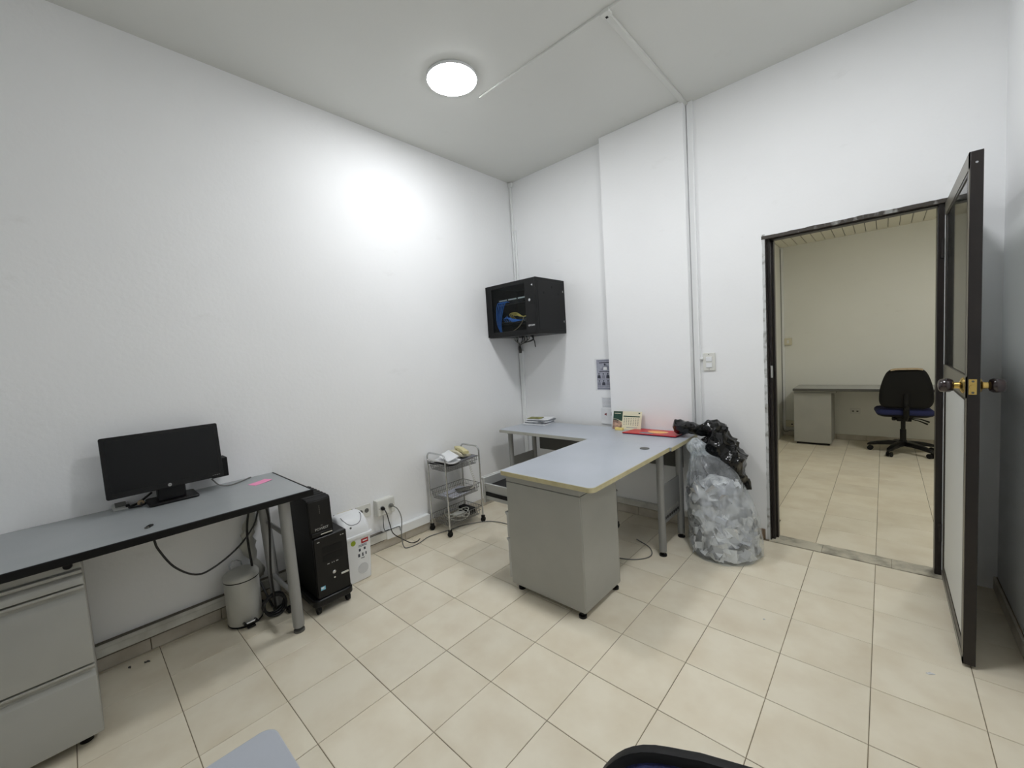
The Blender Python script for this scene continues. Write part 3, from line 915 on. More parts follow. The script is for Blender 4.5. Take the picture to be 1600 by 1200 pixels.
# ------------------------------------------------------------------ computer tower on its dolly, UPS on top
dy = thing('computer_dolly', (0.24, -2.21, 0.0), 'black wheeled stand under the computer tower', 'stand')
MB().prism(rrect(0.03, 0.455, -2.332, -2.104, 0.035), 'z', 0.048, 0.088).build('tray', M_BLACK, dy, bev=0.008, seg=3)
for (x, y) in ((0.42, -2.302), (0.42, -2.134), (0.07, -2.302), (0.07, -2.134)):
    cs = MB().cyl((x, y - 0.009, 0.021), (x, y + 0.009, 0.021), 0.021, 20).build('caster_wheel', M_BLACK_M, dy, smooth=40)
    MB().prism([(x - 0.016, 0.028), (x + 0.018, 0.022), (x + 0.014, 0.044), (x - 0.016, 0.05)], 'y', y - 0.013, y + 0.013).build('caster_fork', M_BLACK, cs, bev=0.003)
TZ = 0.088
pc = thing('computer_tower', (0.24, -2.21, TZ), 'black computer tower standing on a wheeled stand', 'computer')
MB().box((0.045, -2.302, TZ), (0.418, -2.118, 0.432)).build('case', M_BLACK_M, pc, bev=0.003)
fp = MB().prism(rrect(-2.303, -2.117, TZ, 0.433, 0.008), 'x', 0.418, 0.444).build('front_panel', M_BLACK, pc, bev=0.005)
MB().box((0.444, -2.262, 0.285), (0.4455, -2.15, 0.325)).build('drive_cover', M_BLACK_M, fp)
MB().box((0.444, -2.262, 0.335), (0.4455, -2.15, 0.372)).build('drive_cover', M_BLACK_M, fp)
for i, (yy, w_) in enumerate(((-2.235, 0.012), (-2.214, 0.005), (-2.203, 0.005), (-2.185, 0.012))):
    MB().box((0.4455, yy - w_ / 2, 0.268), (0.4465, yy + w_ / 2, 0.273)).build('port', M_STEEL_L, fp)
MB().lathe([(0.010, 0), (0.010, 0.004), (0.007, 0.006)], (0.444, -2.207, 0.212), 20, 'x').build('power_button', M_CHROME, fp, smooth=30)
MB().lathe([(0.005, 0), (0.005, 0.003)], (0.444, -2.207, 0.180), 14, 'x').build('reset_button', M_CHROME, fp, smooth=30)
MB().box((0.444, -2.168, 0.178), (0.4462, -2.124, 0.190)).build('badge', M_CHROME, fp, bev=0.001)
stk = MB().box((0.444, -2.288, 0.135), (0.4452, -2.262, 0.155)).build('sticker', M_ICYAN, fp)
MB().box((0.4452, -2.285, 0.143), (0.4456, -2.270, 0.152)).build('sticker_print', M_WHITEP, stk)
MB().box((0.444, -2.285, 0.407), (0.4455, -2.272, 0.412)).build('mark', M_STEEL_L, fp)
for yy in (-2.155, -2.142):
    MB().box((0.444, yy, 0.407), (0.4455, yy + 0.007, 0.412)).build('mark', M_STEEL_L, fp)

UZ = 0.432
up = thing('backup_power_unit', (0.26, -2.24, UZ), 'black backup power unit standing on the computer tower', 'power unit')
prof = [(0.12, UZ + 0.004), (0.425, UZ + 0.004), (0.425, UZ + 0.03), (0.418, UZ + 0.21), (0.405, UZ + 0.218), (0.12, UZ + 0.218)]
MB().prism(prof, 'y', -2.312, -2.182).build('case', M_BLACK_M, up, bev=0.004)
MB().prism([(0.424, UZ + 0.03), (0.429, UZ + 0.03), (0.422, UZ + 0.205), (0.417, UZ + 0.205)], 'y', -2.306, -2.188).build('front_panel', M_BLACK, up, bev=0.002)
MB().box((0.425, -2.305, UZ + 0.004), (0.433, -2.19, UZ + 0.028)).build('front_foot', M_BLACK, up, bev=0.003)
MB().box((0.4335, -2.255, UZ + 0.012), (0.435, -2.192, UZ + 0.0175)).build('trim_strip', M_CHROME, up)
ud = Vector((-0.007, 0, 0.175)).normalized()
lettering('brand_lettering', 'POWEST', 0.019, M_STEEL_L, up, (0.4295, -2.246, UZ + 0.045), (0, 1, 0), ud)
for i in range(5):
    MB().box((0.4225 - 0.0004 * i, -2.25, UZ + 0.13 + 0.010 * i), (0.4255 - 0.0004 * i, -2.246, UZ + 0.137 + 0.010 * i)).build('indicator', M_STEEL_DK, up)
MB().box((0.4275, -2.25, UZ + 0.06), (0.4295, -2.24, UZ + 0.066)).build('button', M_STEEL_DK, up)
for i in range(6):
    MB().box((0.15 + 0.042 * i, -2.31, UZ + 0.218), (0.165 + 0.042 * i, -2.184, UZ + 0.2205)).build('vent_rib', M_BLACK_M, up, bev=0.001)
for (x, y) in ((0.15, -2.295), (0.15, -2.20), (0.39, -2.295), (0.39, -2.20)):
    MB().box((x - 0.012, y - 0.01, UZ), (x + 0.012, y + 0.01, UZ + 0.005)).build('foot', M_BLACK, up)

# ------------------------------------------------------------------ white swing-lid bin
sb = thing('swing_bin', (0.19, -1.985, 0.0), 'white swing-lid waste bin with labels beside the computer', 'bin')


def ring(x0, x1, y0, y1, r, z, n=6):
    return [(p[0], p[1], z) for p in rrect(x0, x1, y0, y1, r, n)]


rings = []
for t in (0, 0.04, 0.3, 0.65, 1.0):
    z = 0.002 + 0.296 * t
    e = 0.014 * (1 - t)
    rings.append(ring(0.075 + e, 0.302 - e * 0.8, -2.085 + e, -1.892 - e * 0.7, 0.025, z))
MB().loft(rings).build('body', M_WHITEP, sb, bev=0.003)
rings = [ring(0.066, 0.311, -2.094, -1.883, 0.028, 0.288), ring(0.064, 0.313, -2.096, -1.881, 0.03, 0.294), ring(0.066, 0.311, -2.094, -1.883, 0.028, 0.306),
         ring(0.075, 0.302, -2.087, -1.890, 0.028, 0.309), ring(0.079, 0.298, -2.083, -1.894, 0.03, 0.345), ring(0.088, 0.282, -2.080, -1.897, 0.035, 0.375),
         ring(0.105, 0.26, -2.076, -1.901, 0.04, 0.402), ring(0.13, 0.235, -2.07, -1.907, 0.04, 0.418), ring(0.155, 0.21, -2.062, -1.915, 0.02, 0.424)]
ld = MB().loft(rings).build('lid', M_WHITEP, sb, smooth=50)


def lidz(x):
    pts = [(0.302, 0.309), (0.298, 0.345), (0.282, 0.375), (0.26, 0.402), (0.235, 0.418), (0.21, 0.424), (0.155, 0.424), (0.13, 0.418), (0.105, 0.402), (0.088, 0.375)]
    for (xa, za), (xb, zb) in zip(pts, pts[1:]):
        if xb <= x <= xa:
            return za + (zb - za) * (xa - x) / max(1e-6, xa - xb)
    return 0.424


loop = []
for p in rrect(0.108, 0.284, -2.05, -1.925, [0.05, 0.02, 0.02, 0.05], 8):
    loop.append((p[0], p[1], lidz(p[0]) + 0.0005))
flap = []
MB().tube(loop, 0.0022, 6, closed=True).build('flap_gap', mat('grey plastic seam', (120, 122, 124), 0.5), ld)
MB().lathe([(0.006, -0.001), (0.006, 0.003)], (0.290, -2.02, 0.361), 14, 'x').build('catch', M_STEEL_DK, ld)


def bin_label(name, y0, y1, z0, z1, m, dx=0.0):
    e = 0.014 * (1 - (((z0 + z1) / 2) - 0.002) / 0.296)
    xx = 0.302 - e * 0.8
    return MB().box((xx - 0.003, y0, z0), (xx + 0.0012 + dx, y1, z1)).build(name, m, sb)


l1 = bin_label('red_label', -1.965, -1.918, 0.243, 0.272, M_RED2)
MB().box((0.3025, -1.956, 0.255), (0.3036, -1.926, 0.262)).build('label_print', M_WHITEP, l1)
MB().lathe([(0.016, 0), (0.016, 0.0035)], (0.2985, -2.018, 0.262), 24, 'x').build('green_label', M_LGREEN, sb)
for z in (0.232, 0.224):
    bin_label('print_line', -1.985, -1.93, z, z + 0.004, M_INK2)
for (y, z, w_, h_) in ((-1.978, 0.204, 0.012, 0.016), (-1.945, 0.206, 0.012, 0.016), (-1.985, 0.170, 0.012, 0.020), (-1.96, 0.170, 0.008, 0.022), (-1.938, 0.172, 0.007, 0.018)):
    bin_label('print_icon', y - w_ / 2, y + w_ / 2, z - h_ / 2, z + h_ / 2, M_INK)
bin_label('print_line', -1.972, -1.95, 0.146, 0.150, M_INK)
MB().lathe([(0.034, 0), (0.034, 0.002)], (0.2945, -1.963, 0.08), 28, 'x').build('molded_arch', mat('pale grey plastic', (206, 208, 210), 0.4), sb)

# ------------------------------------------------------------------ chrome wire trolley
ct = thing('wire_trolley', (0.155, -1.05, 0.0), 'chrome three-tier wire basket trolley by the left wall', 'trolley')
CX0, CX1, CY0, CY1 = 0.045, 0.272, -1.235, -0.88


def arch(y, ztop):
    pts = [(CX0, y, 0.055), (CX0, y, 0.3), (CX0, y, ztop - 0.04)]
    for k in range(7):
        a = R(180 - 90 * k / 6)
        pts.append((CX0 + 0.04 + 0.04 * math.cos(a), y, ztop - 0.04 + 0.04 * math.sin(a)))
    for k in range(7):
        a = R(90 - 90 * k / 6)
        pts.append((CX1 - 0.04 + 0.04 * math.cos(a), y, ztop - 0.04 + 0.04 * math.sin(a)))
    pts += [(CX1, y, ztop - 0.04), (CX1, y, 0.3), (CX1, y, 0.055)]
    return pts


for y in (CY0, CY1):
    MB().tube(arch(y, 0.645), 0.0065, 10).build('end_frame', M_CHROME, ct, smooth=60)


def basket(zr, depth):
    mb = MB()
    x0, x1, y0, y1 = CX0 + 0.004, CX1 - 0.004, CY0 + 0.004, CY1 - 0.004
    q = 0.018
    zb = zr - depth
    for z, e, r_ in ((zr, 0, 0.0028), (zr - depth * 0.5, q * 0.4, 0.0018), (zb, q, 0.0022)):
        mb.tube([(x0 + e, y0 + e, z), (x1 - e, y0 + e, z), (x1 - e, y1 - e, z), (x0 + e, y1 - e, z)], r_, 6, closed=True)
    n = 17
    for i in range(n + 1):
        y = y0 + q + (y1 - y0 - 2 * q) * i / n
        mb.tube([(x0, y, zr), (x0 + q, y, zb), (x1 - q, y, zb), (x1, y, zr)], 0.0018, 5)
    n = 9
    for i in range(n + 1):
        x = x0 + q + (x1 - x0 - 2 * q) * i / n
        mb.tube([(x, y0, zr), (x, y0 + q, zb), (x, y1 - q, zb), (x, y1, zr)], 0.0018, 5)
    return mb.build('wire_basket', M_CHROME_D, ct, smooth=60)


basket(0.565, 0.06)
basket(0.335, 0.065)
basket(0.14, 0.07)
for (x, y) in ((CX0, CY0), (CX1, CY0), (CX0, CY1), (CX1, CY1)):
    wl = MB().cyl((x - 0.008, y, 0.0215), (x + 0.008, y, 0.0215), 0.0215, 20).build('caster_wheel', M_BLACK_M, ct, smooth=40)
    MB().box((x - 0.013, y - 0.012, 0.028), (x + 0.013, y + 0.012, 0.058)).build('caster_fork', M_BLACK, wl, bev=0.004)

# things lying in the trolley
def sheet(name, cx, cy, z, w_, d_, rz, m, label, cat, curl=0.0, tx=0.0, ty=0.0, thick=0.0015, group=None, parent=None):
    rows = []
    n = 10
    for i in range(n + 1):
        u = -0.5 + i / n
        zc = curl * (u * 2) ** 2
        rows.append([(-w_ / 2, u * d_, zc), (w_ / 2, u * d_, zc), (w_ / 2, u * d_, zc + thick), (-w_ / 2, u * d_, zc + thick)])
    M = Matrix.Translation((cx, cy, z)) @ Matrix.Rotation(rz, 4, 'Z') @ Matrix.Rotation(tx, 4, 'X') @ Matrix.Rotation(ty, 4, 'Y')
    o = MB().loft(rows).xf(M).build(name, m, parent, smooth=50)
    if label:
        tag(o, label, cat, group)
    return o


sheet('paper_folder', 0.16, -1.155, 0.545, 0.21, 0.15, R(8), M_BLACK_M, 'black folder under white papers in the top trolley basket', 'folder', 0.006, R(-4), 0, 0.006)
sheet('paper_stack', 0.165, -1.165, 0.562, 0.23, 0.15, R(4), M_PAPER, 'stack of curled white papers in the top trolley basket', 'papers', 0.018, R(-5), 0, 0.010)
sheet('envelope', 0.185, -1.13, 0.603, 0.18, 0.10, R(-14), M_WHITEP, 'white envelope tilted on papers in the top trolley basket', 'envelope', 0.004, R(16), R(6), 0.006)
sheet('keyboard_tray', 0.19, -0.99, 0.545, 0.13, 0.20, R(3), mat('grey plastic tray', (122, 124, 132), 0.5), 'flat grey board leaning in the top trolley basket', 'board', 0.0, R(3), R(-6), 0.012)
tp = thing('telephone', (0.14, -0.97, 0.54), 'beige corded telephone lying in the top trolley basket', 'telephone')
tm = Matrix.Translation((0.135, -0.97, 0.565)) @ Matrix.Rotation(R(12), 4, 'Z') @ Matrix.Rotation(R(-8), 4, 'X')
MB().prism([(-0.075, 0.0), (0.075, 0.0), (0.075, 0.02), (0.0, 0.045), (-0.075, 0.05)], 'y', -0.055, 0.055).xf(tm).build('phone_body', M_IVORY, tp, bev=0.006)
hs = []
for k in range(9):
    t = -1 + 2 * k / 8
    hs.append([(q[0], t * 0.095, q[1]) for q in rrect(-0.024, 0.024, 0.055 + 0.012 * t * t - (0.012 if abs(t) > 0.6 else 0.0), 0.078 + 0.006 * (1 - t * t), 0.006, 3)])
MB().loft(hs).xf(tm @ Matrix.Translation((0.01, 0.0, -0.012)) @ Matrix.Rotation(R(62), 4, 'Z') @ Matrix.Rotation(R(8), 4, 'X')).build('handset', M_BEIGE_PH, tp, smooth=50)
for i in range(3):
    for j in range(4):
        MB().box((0.012 + i * 0.018, -0.036 + j * 0.018, 0.03), (0.024 + i * 0.018, -0.024 + j * 0.018, 0.038)).xf(tm).build('key', M_STEEL_L, tp)
cl = []
for k in range(240):
    t = k / 239
    a = t * 2 * math.pi * 19
    base = Vector((0.262 + 0.03 * math.sin(t * math.pi), -0.975 - 0.015 * math.sin(t * 7), 0.555 - 0.24 * math.sin(t * math.pi * 0.5) ** 1.3))
    cl.append(base + Vector((0.006 * math.cos(a), 0.010 * math.sin(a), 0)))
MB().tube(cl, 0.0022, 6).build('coiled_cord', M_WHITEC, tp, smooth=60)
sheet('paper_stack', 0.16, -1.06, 0.279, 0.17, 0.25, R(5), M_PAPER_B, 'bluish white papers in the middle trolley basket', 'papers', 0.008, 0, 0, 0.006)
sheet('dark_card', 0.19, -0.985, 0.296, 0.09, 0.15, R(-24), M_STEEL_DK, 'dark grey flat card on papers in the middle trolley basket', 'card', 0.0, R(2), 0, 0.004)
wc = []
for k in range(110):
    a = k / 110 * 2 * math.pi * 3.3
    wc.append((0.165 + 0.075 * math.cos(a) + 0.015 * math.sin(a * 0.7), -1.07 + 0.085 * math.sin(a + 0.3) , 0.105 + 0.028 * math.sin(a * 1.3) + 0.012 * math.cos(a * 0.43)))
tag(MB().tube(wc, 0.004, 8).build('coiled_cable', M_WHITEC, smooth=60), 'coil of off-white cable in the bottom trolley basket', 'cable')
ad = thing('power_adapter', (0.16, -1.05, 0.08), 'pale power adapter in the bottom trolley basket', 'adapter')
am = Matrix.Translation((0.16, -1.045, 0.078)) @ Matrix.Rotation(R(25), 4, 'Z') @ Matrix.Rotation(R(-12), 4, 'X')
MB().box((-0.032, -0.05, 0.0), (0.032, 0.05, 0.034)).xf(am).build('case', M_WHITEP2, ad, bev=0.005)
MB().box((-0.014, 0.05, 0.010), (0.014, 0.066, 0.024)).xf(am).build('plug_end', M_WHITEC, ad, bev=0.003)
tag(MB().box((0.07, -0.975, 0.0745), (0.22, -0.91, 0.125)).build('black_box', M_BLACK_M, bev=0.004), 'small black box at the far end of the bottom trolley basket', 'box')

# ------------------------------------------------------------------ corner network rack
rk = thing('network_rack', (0.3, -0.19, 1.555), 'black wall-mounted network cabinet with tinted glass door in the corner', 'cabinet')
X0, X1, Y0, Y1, Z0, Z1 = 0.004, 0.590, -0.412, 0.028, 1.552, 2.032
t_ = 0.012
MB().box((X0, Y0 + 0.02, Z0), (X1, Y1, Z0 + t_)).build('bottom_panel', M_BLACK_T, rk, bev=0.002)
MB().box((X0, Y0 + 0.02, Z1 - t_), (X1, Y1, Z1)).build('top_panel', M_BLACK_T, rk, bev=0.002)
MB().box((X0, Y0 + 0.02, Z0 + t_), (X0 + t_, Y1, Z1 - t_)).build('side_panel', M_BLACK_T, rk)
sp = MB().box((X1 - t_, Y0 + 0.02, Z0 + t_), (X1, Y1, Z1 - t_)).build('side_panel', M_BLACK_T, rk, bev=0.001)
MB().box((X1, Y0 + 0.045, Z0 + 0.035), (X1 + 0.002, Y1 - 0.02, Z1 - 0.03)).build('vent_door', M_BLACK_T, sp, bev=0.001)
for (y, z) in ((Y0 + 0.13, Z1 - 0.13), (Y1 - 0.1, Z1 - 0.13), (Y0 + 0.25, Z1 - 0.075)):
    MB().box((X1 + 0.002, y - 0.01, z - 0.01), (X1 + 0.0035, y + 0.01, z + 0.01)).build('latch_hole', M_BLACK_EDGE, sp)
for z in (Z1 - 0.11, Z0 + 0.1):
    MB().box((X1 + 0.002, Y1 - 0.035, z), (X1 + 0.004, Y1 - 0.028, z + 0.016)).build('screw', M_STEEL_L, sp)
MB().box((X0 + t_, Y1 - 0.01, Z0 + t_), (X1 - t_, Y1, Z1 - t_)).build('back_panel', M_BLACK_T, rk)
GX0, GX1 = X0 + 0.075, X1 - 0.11
dr = MB().box((X0, Y0, Z0 + 0.006), (GX0, Y0 + 0.018, Z1 - 0.006)).build('door_stile', M_BLACK_T, rk, bev=0.002)
dr2 = MB().box((GX1, Y0, Z0 + 0.006), (X1, Y0 + 0.018, Z1 - 0.006)).build('door_stile', M_BLACK_T, rk, bev=0.002)
MB().box((GX0, Y0, Z1 - 0.04), (GX1, Y0 + 0.018, Z1 - 0.006)).build('door_rail', M_BLACK_T, rk, bev=0.002)
MB().box((GX0, Y0, Z0 + 0.006), (GX1, Y0 + 0.018, Z0 + 0.045)).build('door_rail', M_BLACK_T, rk, bev=0.002)
MB().box((GX0, Y0 + 0.005, Z0 + 0.045), (GX1, Y0 + 0.009, Z1 - 0.04)).build('glass_pane', M_GLASS_D, rk)
MB().lathe([(0.012, 0), (0.012, -0.006), (0.008, -0.008)], (GX1 + 0.055, Y0, Z0 + 0.29), 20, 'y').build('lock', M_CHROME, dr2, smooth=30)
MB().prism([(X1 - 0.035, Z1 - 0.065), (X1 - 0.02, Z1 - 0.058), (X1 - 0.02, Z1 - 0.075)], 'y', Y0 - 0.0012, Y0).build('sticker', M_WHITEP, dr2)
lettering('brand_lettering', 'QPCOM', 0.02, M_WHITEP, dr2, (GX1 + 0.058, Y0 - 0.0008, Z0 + 0.075), (1, 0, 0), (0, 0, 1))
# equipment inside
pp = MB().box((X0 + 0.04, Y0 + 0.10, Z0 + 0.305), (X1 - 0.04, Y0 + 0.16, Z0 + 0.35)).build('patch_panel', M_BLACK, rk, bev=0.001)
for i in range(4):
    MB().box((X0 + 0.075 + i * 0.118, Y0 + 0.0985, Z0 + 0.336), (X0 + 0.175 + i * 0.118, Y0 + 0.10, Z0 + 0.347)).build('label_strip', M_WHITEP, pp)
for i in range(20):
    MB().box((X0 + 0.06 + i * 0.023, Y0 + 0.0985, Z0 + 0.312), (X0 + 0.074 + i * 0.023, Y0 + 0.10, Z0 + 0.326)).build('port', M_BLACK_EDGE, pp)
swt = MB().box((X0 + 0.04, Y0 + 0.10, Z0 + 0.12), (X1 - 0.04, Y0 + 0.30, Z0 + 0.165)).build('network_switch', M_BLACK_T, rk, bev=0.002)
for i in range(16):
    MB().box((X0 + 0.07 + i * 0.027, Y0 + 0.0985, Z0 + 0.132), (X0 + 0.085 + i * 0.027, Y0 + 0.10, Z0 + 0.147)).build('port', M_STEEL_DK, swt)
for i in range(5):
    a = i * 0.026
    cable('patch_cable', [(X0 + 0.10 + a, Y0 + 0.097, Z0 + 0.318), (X0 + 0.095 + a * 0.95, Y0 + 0.06, Z0 + 0.316), (X0 + 0.085 + a * 0.75, Y0 + 0.045, Z0 + 0.24), (X0 + 0.083 + a * 0.45, Y0 + 0.05, Z0 + 0.12), (X0 + 0.10 + a * 0.1, Y0 + 0.08, Z0 + 0.03)],
          0.0032, M_BLUEC, 'blue patch cable hanging from the patch panel inside the rack', 'cable', group='hanging blue patch cables')
for i in range(5):
    a = i * 0.024
    cable('patch_cable', [(X0 + 0.15 + a, Y0 + 0.097, Z0 + 0.14), (X0 + 0.16 + a * 0.8, Y0 + 0.06, Z0 + 0.165 + 0.012 * (i % 3)), (X0 + 0.22 + a * 0.5, Y0 + 0.05, Z0 + 0.17 - 0.009 * i), (X0 + 0.30 + a * 0.3, Y0 + 0.06, Z0 + 0.15 - 0.004 * i), (X0 + 0.35 + a * 0.2, Y0 + 0.097, Z0 + 0.142)],
          0.0032, M_BLUEC, 'blue patch cable looping across the switch inside the rack', 'cable', group='looping blue patch cables')
for i in range(3):
    cable('patch_cable', [(X0 + 0.25 + 0.02 * i, Y0 + 0.097, Z0 + 0.142), (X0 + 0.24 + 0.02 * i, Y0 + 0.055, Z0 + 0.20 - 0.008 * i), (X0 + 0.33, Y0 + 0.045, Z0 + 0.205 - 0.012 * i), (X0 + 0.41, Y0 + 0.05, Z0 + 0.165), (X0 + 0.50, Y0 + 0.06, Z0 + 0.20 - 0.01 * i)],
          0.003, M_YELC, 'yellow patch cable arching across the switch inside the rack', 'cable', group='yellow patch cables')
cable('patch_cable', [(X0 + 0.41, Y0 + 0.05, Z0 + 0.165), (X0 + 0.385, Y0 + 0.045, Z0 + 0.11), (X0 + 0.33, Y0 + 0.05, Z0 + 0.07), (X0 + 0.26, Y0 + 0.07, Z0 + 0.05)], 0.0035, M_TAN, 'tan cable drooping to the floor of the rack')
# cable bundle below the rack
for i in range(12):
    xx = 0.10 + 0.021 * i
    m_ = M_BLACKC if i % 3 else M_GREYC
    s_ = random.uniform(-0.02, 0.02)
    cable('network_cable', [(xx + 0.05, -0.20 + s_, Z0 + 0.004), (xx + 0.03 + s_, -0.18, Z0 - 0.03 - 0.004 * (i % 4)), (0.10 + 0.006 * i, -0.10 + s_, Z0 - 0.06), (0.045 + 0.002 * i, -0.03, Z0 - 0.075), (0.018 + 0.0025 * i, -0.002, Z0 - 0.11), (0.016 + 0.0026 * i, 0.012, Z0 - 0.17)],
          0.0052, m_, ('dark' if i % 3 else 'grey') + ' network cable drooping from under the rack into the corner raceway', 'cable', group=('dark' if i % 3 else 'grey') + ' cables under the rack')
cable('network_cable', [(0.36, -0.22, Z0 + 0.004), (0.40, -0.24, Z0 - 0.02), (0.43, -0.25, Z0 - 0.06), (0.435, -0.25, Z0 - 0.11)], 0.0042, M_BLACKC, 'single loose black cable end hanging free below the rack')

# ------------------------------------------------------------------ L-shaped desk
DZT = 0.72
lk = thing('corner_desk', (1.2, -0.7, 0.0), 'grey L-shaped office desk with cream edging in the back corner', 'desk')
MB().prism(rrect(0.19, 1.752, -0.545, -0.053, [0.008, 0.008, 0.02, 0.008]), 'z', DZT - 0.025, DZT).build('back_top', M_GREYTOP, lk, bev=0.0015)
MB().prism(rrect(1.125, 1.737, -1.495, -0.5455, [0.004, 0.004, 0.012, 0.03], 8), 'z', DZT - 0.025, DZT).build('return_top', M_GREYTOP, lk, bev=0.0015)


def band(pts, z0, z1, t, name, m):
    """edge strip following an open 2D path, pushed outwards by t"""
    rings = []
    n = len(pts)
    for i, p in enumerate(pts):
        a = Vector(pts[max(0, i - 1)])
        b = Vector(pts[min(n - 1, i + 1)])
        d = (b - a).normalized()
        nn = Vector((d.y, -d.x))
        q = Vector(p)
        o_ = q + nn * t
        rings.append([(q.x, q.y, z0), (o_.x, o_.y, z0), (o_.x, o_.y, z1), (q.x, q.y, z1)])
    return MB().loft(rings).build(name, m, lk)


poly = rrect(1.125, 1.737, -1.495, -0.5455, [0.004, 0.004, 0.012, 0.03], 8)
# front left corner -> along front -> front right corner -> up right side
fl = poly[18:27]
frr = poly[27:36]
band(fl + frr + [(1.737, -0.548)], DZT - 0.0255, DZT - 0.001, 0.003, 'edge_band', M_EDGE_CREAM)
band([(1.125, -0.56)] + fl[:1], DZT - 0.0255, DZT - 0.001, 0.002, 'edge_band', M_EDGE_GREY)
band([(1.752, -0.545), (1.752, -0.06)], DZT - 0.0255, DZT - 0.001, 0.003, 'edge_band', M_EDGE_CREAM)
band([(0.20, -0.545), (1.12, -0.545)], DZT - 0.0255, DZT - 0.001, 0.003, 'edge_band', M_EDGE_GREY)
band([(0.19, -0.06), (0.19, -0.53)], DZT - 0.0255, DZT - 0.001, 0.003, 'edge_band', M_EDGE_GREY)
MB().lathe([(0.030, 0.0), (0.030, 0.003), (0.026, 0.0045)], (1.615, -0.645, DZT), 30).build('cable_grommet', M_STEEL_DK, lk, smooth=30)
for (x, y, rr) in ((1.690, -0.592, 0.024), (1.688, -0.255, 0.024), (0.262, -0.47, 0.022), (0.262, -0.14, 0.022)):
    lg = MB().cyl((x, y, 0.03), (x, y, DZT - 0.025), rr, 24).build('leg', M_LEG, lk, smooth=40)
    MB().lathe([(0.024, 0.0), (0.024, 0.010), (0.011, 0.014), (0.011, 0.031)], (x, y, 0.0), 22).build('foot', M_BLACK, lg, smooth=30)
sd = MB().box((1.683, -0.568, 0.20), (1.693, -0.279, 0.46)).build('side_panel', M_LEG, lk, bev=0.002)
for r_ in range(2):
    for i in range(7):
        MB().box((1.6925, -0.545 + i * 0.036, 0.225 + r_ * 0.035), (1.6945, -0.525 + i * 0.036, 0.243 + r_ * 0.035)).build('slot_hole', M_BLACK_EDGE if r_ == 0 else M_STEEL, sd)
MB().box((0.257, -0.448, 0.20), (0.267, -0.162, 0.46)).build('side_panel', M_LEG, lk, bev=0.002)
MB().box((0.30, -0.105, 0.465), (1.66, -0.090, DZT - 0.026)).build('modesty_panel', M_STEEL_DK, lk, bev=0.002)
MB().box((0.24, -0.49, DZT - 0.045), (0.285, -0.12, DZT - 0.025)).build('top_bracket', M_LEG, lk, bev=0.002)
MB().box((1.667, -0.62, DZT - 0.045), (1.712, -0.22, DZT - 0.025)).build('top_bracket', M_LEG, lk, bev=0.002)

# pedestal under the return, drawers opening to the left
pe = thing('drawer_pedestal', (1.38, -1.27, 0.0), 'grey metal pedestal holding up the L-shaped desk, top drawer pulled open', 'pedestal')
QX0, QX1, QY0, QY1 = 1.135, 1.640, -1.463, -1.085
PZ1 = DZT - 0.0256
MB().box((QX0, QY0, 0.035), (QX1, QY0 + 0.012, PZ1 - 0.047)).build('side_panel', M_STEEL, pe, bev=0.003)
MB().box((QX0, QY1 - 0.012, 0.035), (QX1, QY1, PZ1 - 0.047)).build('side_panel', M_STEEL, pe, bev=0.003)
MB().box((QX1 - 0.012, QY0 + 0.012, 0.035), (QX1, QY1 - 0.012, PZ1 - 0.047)).build('back_panel', M_STEEL, pe)
MB().box((QX0, QY0 + 0.012, 0.035), (QX1 - 0.012, QY1 - 0.012, 0.05)).build('bottom_panel', M_STEEL, pe)
MB().box((QX0, QY0, PZ1 - 0.0435), (QX1, QY1, PZ1)).build('top_cap', M_STEEL, pe, bev=0.002)
for (z0, z1) in ((0.06, 0.30), (0.31, 0.46)):
    df = MB().box((QX0 - 0.018, QY0 + 0.004, z0), (QX0, QY1 - 0.004, z1)).build('drawer', M_STEEL_L, pe, bev=0.002)
    MB().prism([(QX0 - 0.018, z1 - 0.03), (QX0 - 0.034, z1 - 0.012), (QX0 - 0.034, z1 - 0.004), (QX0 - 0.018, z1 - 0.004)], 'y', QY0 + 0.01, QY1 - 0.01).build('grip', M_STEEL_L, df)
# open top drawer
OXF = 0.925
od = MB().box((OXF, QY0 + 0.004, 0.478), (OXF + 0.016, QY1 - 0.004, 0.635)).build('open_drawer', M_STEEL_L, pe, bev=0.003)
MB().box((OXF - 0.012, QY0 + 0.004, 0.622), (OXF, QY1 - 0.004, 0.638)).build('grip', M_STEEL_L, od, bev=0.003)
MB().box((OXF + 0.016, QY0 + 0.016, 0.50), (1.32, QY0 + 0.020, 0.60)).build('drawer_side', M_STEEL_L, od)
MB().box((OXF + 0.016, QY1 - 0.020, 0.50), (1.32, QY1 - 0.016, 0.60)).build('drawer_side', M_STEEL_L, od)
MB().box((OXF + 0.016, QY0 + 0.020, 0.498), (1.32, QY1 - 0.020, 0.503)).build('drawer_bottom', M_STEEL_DK, od)
MB().box((OXF + 0.03, QY0 + 0.024, 0.575), (1.15, QY1 - 0.024, 0.59)).build('pencil_tray', M_BLACK_M, od, bev=0.003)
MB().box((OXF + 0.02, QY0 + 0.010, 0.525), (1.32, QY0 + 0.016, 0.548)).build('slide_rail', M_BLACK_M, od)
MB().box((OXF + 0.016, QY0 + 0.009, 0.585), (1.32, QY0 + 0.021, 0.603)).build('rim', M_STEEL_L, od, bev=0.002)
for (x, y) in ((QX0 + 0.045, QY0 + 0.035), (QX1 - 0.03, QY0 + 0.02), (QX0 + 0.045, QY1 - 0.035), (QX1 - 0.02, QY1 - 0.03)):
    MB().lathe([(0.021, 0), (0.021, 0.012), (0.010, 0.016), (0.010, 0.037)], (x, y, 0), 20).build('foot', M_BLACK, pe, smooth=30)
